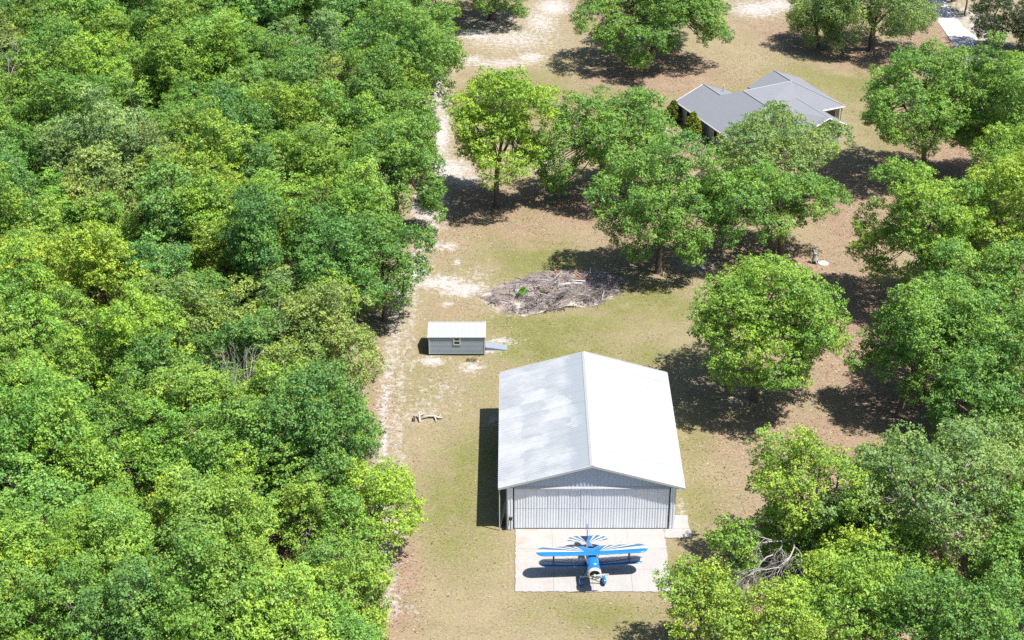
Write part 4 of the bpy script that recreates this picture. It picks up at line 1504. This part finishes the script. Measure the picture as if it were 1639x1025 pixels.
    for (a, b, th, L) in ((.33, .0, -.1, 1.5), (.25, -.1, .05, 1.8), (.12, -.08, .15, 1.2)):
        c0 = pt(a, b, .95)
        MB().box(-L / 2, L / 2, -.07, .07, -.02, .02).build('white_board', M['white'], root, c0, (0, .03, th))


build_brush()


# ------------------------------------------------------------------ biplane
def build_plane():
    root = empty('biplane', (6.42, -22.0, .06), R(3.5))
    tag(root, 'blue and white biplane parked on the concrete apron', 'airplane')
    up_m = sunburst('wing_paint', .62, .10, .55)
    tail_m = sunburst('tail_paint', .12, -.02, .45)

    def foil(n_=9):
        """unit chord section, y 0 (front) .. 1 (rear)"""
        ts = [.5 - .5 * math.cos(PI * i / n_) for i in range(n_ + 1)]
        th = lambda t: .60 * (.2969 * math.sqrt(t) - .126 * t - .3516 * t * t + .2843 * t ** 3 - .1015 * t ** 4)
        up_ = [(t, th(t) * 1.0 + .035 * math.sin(PI * t)) for t in ts]
        lo = [(t, -th(t) * .45 + .035 * math.sin(PI * t)) for t in ts[1:-1]][::-1]
        return up_ + lo

    prof = foil()

    def wing(xs, le, chord, z, inc):
        mb = MB()
        vs_, fs_ = [], []
        m = len(prof)
        for x in xs:
            c_, y0, zz = chord(x), le(x), z(x)
            for (t, h) in prof:
                yy, hh = t * c_, h * c_
                vs_.append((x, y0 + yy * math.cos(inc) + hh * math.sin(inc), zz - yy * math.sin(inc) + hh * math.cos(inc)))
        for i in range(len(xs) - 1):
            for k in range(m):
                k2 = (k + 1) % m
                fs_.append((i * m + k, i * m + k2, (i + 1) * m + k2, (i + 1) * m + k))
        fs_.append(tuple(range(m - 1, -1, -1)))
        fs_.append(tuple(range((len(xs) - 1) * m, len(xs) * m)))
        return mb.add(vs_, fs_)

    def span(a, b, tips):
        xs = list(np.linspace(a, b, 25))
        return xs

    def tip(c0, half, rnd_):
        def f(x):
            e = max(0.0, (abs(x) - (half - rnd_)) / rnd_)
            return c0 * math.sqrt(max(.02, 1 - e * e * .98))
        return f
    half_u = 4.5
    cu = tip(1.38, half_u, .75)
    ch_u = lambda x: cu(x) * (1 - .22 * math.exp(-(x / .42) ** 4))
    xs_u = [-half_u + .0, -4.47, -4.4, -4.28, -4.1, -3.9, -3.75, -3, -2, -1.2, -.75, -.6, -.5, -.4, -.2, 0]
    xs_u = xs_u + [-x for x in xs_u[:-1]][::-1]
    wing(xs_u, lambda x: -.32 + (1.38 - cu(x)) * .42, ch_u, lambda x: 2.46 + abs(x) * .018, R(6)).build('upper_wing', up_m, root, smooth=True)
    half_l = 4.25
    cl = tip(1.25, half_l, .7)
    for s_ in (-1, 1):
        xs = [s_ * x for x in (.36, .6, 1, 2, 3, 3.55, 3.75, 3.92, 4.06, 4.17, 4.23, 4.25)]
        if s_ < 0:
            xs = xs[::-1]
        wing(xs, lambda x: -.08 + (1.25 - cl(x)) * .42, cl, lambda x: 1.12 + abs(x) * .035, R(6)).build('lower_wing', up_m, root, smooth=True)
    # fuselage: lofted sections along y (front negative)
    secs = [(-1.30, 1.80, .50, .50), (-.9, 1.79, .51, .52), (-.4, 1.77, .50, .53), (.2, 1.73, .47, .52), (.8, 1.67, .43, .50), (1.4, 1.57, .36, .43), (2.1, 1.42, .27, .34), (2.8, 1.25, .18, .25), (3.4, 1.11, .10, .18), (3.85, 1.02, .045, .13)]
    mb = MB()
    vs_, fs_ = [], []
    ns = 20
    for (y, z, w, h) in secs:
        for k in range(ns):
            a = 2 * PI * k / ns
            ca, sa = math.cos(a), math.sin(a)
            sq = .82
            vs_.append((w * math.copysign(abs(ca) ** sq, ca), y, z + h * math.copysign(abs(sa) ** sq, sa)))
    for i in range(len(secs) - 1):
        for k in range(ns):
            k2 = (k + 1) % ns
            fs_.append((i * ns + k, (i + 1) * ns + k, (i + 1) * ns + k2, i * ns + k2))
    fs_.append(tuple(range(ns)))
    fs_.append(tuple(range(len(vs_) - 1, len(vs_) - ns - 1, -1)))
    fus = mb.add(vs_, fs_).build('fuselage', M['blue'], root, smooth=True)
    # nose ring cowling, engine, propeller
    MB().lathe([(.50, -1.28), (.56, -1.42), (.575, -1.62), (.567, -1.755)], 28, 'Y', (0, 0, 1.80)).build('cowling_band', M['blue'], root, smooth=True)
    MB().lathe([(.568, -1.75), (.565, -1.80), (.53, -1.93), (.47, -1.985), (.41, -1.97), (.39, -1.90), (.40, -1.6)], 28, 'Y', (0, 0, 1.80)).build('cowling', M['cowl_white'], root, smooth=True)
    MB().lathe([(.0, -1.62), (.39, -1.60), (.40, -1.35), (0, -1.35)], 24, 'Y', (0, 0, 1.80)).build('firewall', M['black'], root)
    eng = MB().lathe([(.0, -1.88), (.11, -1.86), (.14, -1.78), (.17, -1.62), (.0, -1.62)], 16, 'Y', (0, 0, 1.80)).build('engine', M['engine'], root, smooth=True)
    for k in range(7):
        a = 2 * PI * k / 7 + .3
        d = Vector((math.cos(a), 0, math.sin(a)))
        o_ = Vector((0, -1.74, 1.80))
        MB().tube([o_ + d * .12, o_ + d * .36], [.065, .075], 8).build('cylinder', M['engine'], eng)
    prop = empty('propeller')
    prop.parent = root
    prop.location = (0, -2.06, 1.80)
    prop.rotation_euler = (0, R(-4), 0)
    MB().lathe([(0, -.13), (.05, -.11), (.09, -.04), (.10, .12), (0, .14)], 16, 'Y').build('hub', M['silver'], prop, smooth=True)
    bl = MB()
    st = [(.06, .05, .05, 50), (.25, .08, .035, 40), (.5, .10, .025, 32), (.8, .10, .018, 26), (1.05, .08, .012, 22), (1.16, .04, .006, 20)]
    vs_, fs_ = [], []
    for (x, w, t, an) in st:
        a = R(an)
        for (p, q) in ((-w, 0), (0, t), (w, 0), (0, -t)):
            vs_.append((x, p * math.sin(a) + q * math.cos(a), p * math.cos(a) - q * math.sin(a)))
    for i in range(len(st) - 1):
        for k in range(4):
            k2 = (k + 1) % 4
            fs_.append((i * 4 + k, i * 4 + k2, (i + 1) * 4 + k2, (i + 1) * 4 + k))
    fs_ += [(3, 2, 1, 0), tuple(range(len(vs_) - 4, len(vs_)))]
    bm_ = bl.add(vs_, fs_).mesh('blade')
    add('blade', bm_, M['silver'], prop)
    add('blade', bm_, M['silver'], prop, (0, 0, 0), (0, PI, 0))
    # cockpits and windscreens
    for (y, z, l) in ((.05, 2.215, .30), (.98, 2.09, .30)):
        MB().lathe([(.0, .05), (.27, .04), (.30, .02), (.29, -.05), (0, -.08)], 18, 'Z', (0, 0, 0)).build('cockpit', M['black'], root, (0, y + .1, z - .01), (R(-6), 0, 0))
        mb = MB()
        mb.add([(-.26, y - .16, z - .02), (0, y - .30, z + .0), (.26, y - .16, z - .02), (-.22, y - .06, z + .22), (0, y - .16, z + .27), (.22, y - .06, z + .22)], [(0, 1, 4, 3), (1, 2, 5, 4)])
        mb.add([(-.26, y - .155, z - .02), (0, y - .295, z + .0), (.26, y - .155, z - .02), (-.22, y - .055, z + .22), (0, y - .155, z + .27), (.22, y - .055, z + .22)], [(3, 4, 1, 0), (4, 5, 2, 1)])
        mb.build('windscreen', M['glass'], root)
    # tail
    tc = lambda x: .95 * math.sqrt(max(.03, 1 - (abs(x) / 1.68) ** 2.6))
    xs = [-1.66, -1.6, -1.45, -1.2, -.9, -.5, -.15, .15, .5, .9, 1.2, 1.45, 1.6, 1.66]
    mb = MB()
    vs_, fs_ = [], []
    for x in xs:
        c_ = tc(x)
        y0 = .35 * abs(x) / 1.66
        for (t, h) in ((0, 0), (.3, .03), (1, .004), (.3, -.03)):
            vs_.append((x, y0 + t * c_, h))
    for i in range(len(xs) - 1):
        for k in range(4):
            k2 = (k + 1) % 4
            fs_.append((i * 4 + k, i * 4 + k2, (i + 1) * 4 + k2, (i + 1) * 4 + k))
    fs_ += [(3, 2, 1, 0), tuple(range(len(vs_) - 4, len(vs_)))]
    mb.add(vs_, fs_).build('tailplane', tail_m, root, (0, 3.05, 1.13), (R(-5), 0, 0))
    fin = [(3.0, 1.3), (3.25, 1.75), (3.5, 2.12), (3.72, 2.30), (3.95, 2.34), (4.15, 2.22), (4.27, 1.9), (4.27, 1.4), (4.1, 1.0), (3.8, .9)]
    MB().prism([(.03, y, z) for y, z in fin], (.06, 0, 0)).build('fin', M['blue'], root)
    MB().tube([(0, 3.75, .95), (0, 3.95, .35)], .03, 6).build('tail_strut', M['strut'], root)
    MB().lathe([(0, -.05), (.09, -.045), (.11, 0), (.09, .045), (0, .05)], 14, 'Z').build('tail_wheel', M['tyre'], root, (0, 3.98, .17), (0, R(90), 0))
    # undercarriage
    for s_ in (-1, 1):
        x = s_ * .93
        mb = MB()
        vs_, fs_ = [], []
        rows = [(-1.32, .02, .03), (-1.24, .13, .17), (-1.05, .175, .27), (-.8, .165, .27), (-.5, .11, .19), (-.25, .04, .08), (-.2, .01, .02)]
        for (y, w, h) in rows:
            for k in range(12):
                a = 2 * PI * k / 12
                vs_.append((x + w * math.cos(a), y, .36 + h * math.sin(a)))
        for i in range(len(rows) - 1):
            for k in range(12):
                k2 = (k + 1) % 12
                fs_.append((i * 12 + k, (i + 1) * 12 + k, (i + 1) * 12 + k2, i * 12 + k2))
        pant = mb.add(vs_, fs_).build('wheel_fairing', M['blue'], root, smooth=True)
        MB().lathe([(0, -.09), (.22, -.085), (.29, -.05), (.30, 0), (.29, .05), (.22, .085), (0, .09)], 18, 'Z').build('wheel', M['tyre'], pant, (x, -.9, .30), (0, R(90), 0))
        MB().tube([(s_ * .42, -1.0, 1.42), (x, -.95, .45)], .055, 8, squash=1.0).build('gear_leg', M['blue'], root)
        MB().tube([(s_ * .42, -.35, 1.35), (x, -.85, .45)], .04, 8).build('gear_brace', M['strut'], root)
        MB().tube([(0, -.9, 1.25), (x * .95, -.95, .42)], .03, 6).build('axle_brace', M['strut'], root)
        # interplane N struts, cabane struts, wires
        xi = s_ * 3.05
        MB().tube([(xi, .10, 1.28), (xi, .05, 2.50)], .035, 6).build('interplane_strut', M['strut'], root)
        MB().tube([(xi, .80, 1.20), (xi, .68, 2.42)], .03, 6).build('interplane_strut', M['strut'], root)
        MB().tube([(xi, .78, 1.22), (xi, .07, 2.48)], .022, 6).build('interplane_strut', M['strut'], root)
        for yy in (-.12, .62):
            MB().tube([(s_ * .40, yy - .1, 2.08), (s_ * .55, yy, 2.46)], .028, 6).build('cabane_strut', M['strut'], root)
        MB().tube([(s_ * .45, -.05, 1.3), (xi, .1, 2.50)], .008, 4).build('flying_wire', M['strut'], root)
        MB().tube([(s_ * .50, .1, 2.42), (xi, .12, 1.28)], .008, 4).build('landing_wire', M['strut'], root)


build_plane()


# ------------------------------------------------------------------ small things
# leaning board at the left side of the hangar
MB().hexa([(-1.06, -15.55, 0), (-1.02, -15.55, 0), (-1.02, -14.3, 0), (-1.06, -14.3, 0)], [(-.50, -15.55, 2.3), (-.46, -15.55, 2.3), (-.46, -14.3, 2.3), (-.50, -14.3, 2.3)])
o = MB().hexa([(-.03, -.62, 0), (.01, -.62, 0), (.01, .62, 0), (-.03, .62, 0)], [(.47, -.62, 2.2), (.51, -.62, 2.2), (.51, .62, 2.2), (.47, .62, 2.2)]).build('leaning_board', M['board'], None, (-1.0, -14.85, 0))
tag(o, 'grey-green board leaning on the left wall of the hangar', 'board')
# meter on the corner of the hangar front
root = empty('electric_meter', (-.12, -15.74, 0))
tag(root, 'round dark meter with grey conduit on the left corner of the hangar front', 'meter')
MB().box(-.14, .14, -.12, -.0, 1.05, 1.5).build('housing', M['grey_metal'], root)
MB().lathe([(.0, -.26), (.13, -.24), (.16, -.18), (.16, -.125)], 16, 'Y', (0, 0, 1.33)).build('dial', M['black'], root)
MB().tube([(.02, -.06, .05), (.02, -.06, 1.04)], .035, 8).build('conduit', M['grey_metal'], root)
# scrap by the side pad
o = MB().tube([(-.35, .12, .05), (-.1, -.05, .09), (.2, -.06, .06), (.4, .02, .05)], [.05, .06, .06, .04], 6)
o.tube([(-.2, -.1, .04), (.1, .12, .1), (.3, .1, .05)], .04, 6)
o = o.build('pipe_scrap', M['pale_wood'], None, (15.35, -16.3, 0))
tag(o, 'small pale scrap pieces on the grass beside the side pad', 'scrap')
# rusty rods before the shed
rnd = random.Random(6)
for k in range(9):
    x = -4.45 + k * .115 + rnd.uniform(-.02, .02)
    mb = MB().tube([(rnd.uniform(-.05, .05), -.32, .03), (rnd.uniform(-.04, .04), 0, .16), (rnd.uniform(-.06, .06), .34, .04)], .024, 5)
    o = mb.build('iron_rod', M['rust'], None, (x, 11.55 + rnd.uniform(-.05, .05), 0))
    tag(o, 'short rust-brown iron rod in the row before the shed', 'rod', 'row of rusty rods before the shed')
# pale logs lying in the clearing
root = empty('bleached_log', (-7.6, 1.0, 0))
tag(root, 'bleached curved log with forked ends lying in the clearing', 'log')
MB().tube([(-.75, .05, .12), (-.2, .28, .2), (.35, .25, .2), (.8, .05, .16), (1.15, .12, .14)], [.09, .11, .12, .10, .05], 8).build('stem', M['pale_wood'], root, smooth=True)
MB().tube([(.35, .25, .2), (.52, -.2, .14), (.55, -.55, .06)], [.09, .07, .04], 7).build('fork', M['pale_wood'], root, smooth=True)
MB().tube([(.8, .05, .16), (.92, .45, .2), (.85, .7, .25)], [.07, .05, .03], 7).build('fork', M['pale_wood'], root, smooth=True)
root = empty('weathered_post', (-8.6, 1.0, 0))
tag(root, 'short weathered post pieces propped left of the bleached log', 'post')
MB().tube([(.05, -.5, .05), (.0, -.05, .35), (-.1, .45, .55)], [.09, .1, .08], 8).build('post', M['pale_wood'], root)
MB().tube([(-.1, .2, .3), (.45, .75, .2)], [.07, .05], 7).build('brace', M['pale_wood'], root)
o = MB().hexa([(-.11, -.32, 0), (.11, -.32, 0), (.11, .32, 0), (-.11, .32, 0)], [(-.1, -.26, .22), (.1, -.26, .22), (.1, .3, .26), (-.1, .3, .26)]).build('brown_stump', M['brown_wood'], None, (-9.12, .95, 0))
tag(o, 'dark brown stump end at the left of the pale logs', 'stump')
# garden statue and round pad
root = empty('garden_statue', (33.1, 31.9, 0))
tag(root, 'pale grey upright garden statue with forked top under the twin-trunked tree', 'statue')
MB().lathe([(.0, .28), (.36, .28), (.33, .4), (.26, .6), (.22, .85), (.21, 1.05), (.24, 1.15), (.2, 1.25), (.0, 1.28)], 16).build('body', M['stone'], root, smooth=True)
for a in (0, 1, 2, 3):
    t = a * PI / 2 + .4
    MB().tube([(.2 * math.cos(t), .2 * math.sin(t), .34), (.38 * math.cos(t), .38 * math.sin(t), .2), (.40 * math.cos(t), .40 * math.sin(t), -.02)], [.09, .075, .09], 8).build('leg', M['stone'], root, smooth=True)
for s_, h in ((-1, 1.58), (1, 1.48)):
    MB().tube([(s_ * .1, 0, 1.2), (s_ * .14, 0, 1.36), (s_ * .12, 0, h)], [.1, .085, .03], 8).build('prong', M['stone'], root, smooth=True)
o = MB().lathe([(0, .06), (.52, .06), (.58, .03), (.58, -.05)], 24).build('round_slab', M['drive'], None, (34.05, 31.75, 0))
tag(o, 'white round slab on the ground beside the grey garden statue', 'slab')
# bin by the house wall
root = empty('waste_bin', (23.95, 65.2, .05))
tag(root, 'grey cylindrical bin with white lid standing by the house wall', 'bin')
MB().lathe([(0, 0), (.27, 0), (.32, .9), (.0, .9)], 16).build('body', M['grey_metal'], root)
MB().lathe([(.36, .9), (.37, .98), (.2, 1.06), (0, 1.08)], 16).build('lid', M['white'], root)
# white table under the broad tree
root = empty('garden_table', (18.3, 67.2, 0))
tag(root, 'round white garden table left of the house, glimpsed through leaves', 'table')
MB().lathe([(0, .76), (1.2, .76), (1.22, .72), (1.2, .70), (0, .70)], 24).build('table_top', M['white'], root)
MB().lathe([(.07, 0), (.07, .7)], 10).build('stem', M['white'], root)
MB().lathe([(0, .05), (.4, .04), (.45, 0)], 16).build('base', M['white'], root)
# driveway at the top right
o = MB().prism([(64.0, 114.5, .03), (64.1, 98.0, .03), (66.3, 97.4, .03), (68.3, 101.6, .03), (67.3, 106, .03), (67.0, 150, .03), (63.9, 150, .03)], (0, 0, .12)).build('driveway', M['drive'])
tag(o, 'white concrete driveway in the top right corner', 'driveway', kind='structure')
for (x, y, k, label) in ((68.7, 111.5, 1, 'young tree on the right of the white driveway, nearer one'), (68.2, 117.5, 2, 'young tree on the right of the white driveway, farther one')):
    t = make_tree('tree', gen_tree(700 + k, 2.6, 3.0, 8.5, 0, lr=1.0, tr=.13), CEDAR)
    t.location = (x, y, 0)
    tag(t, label, 'tree')
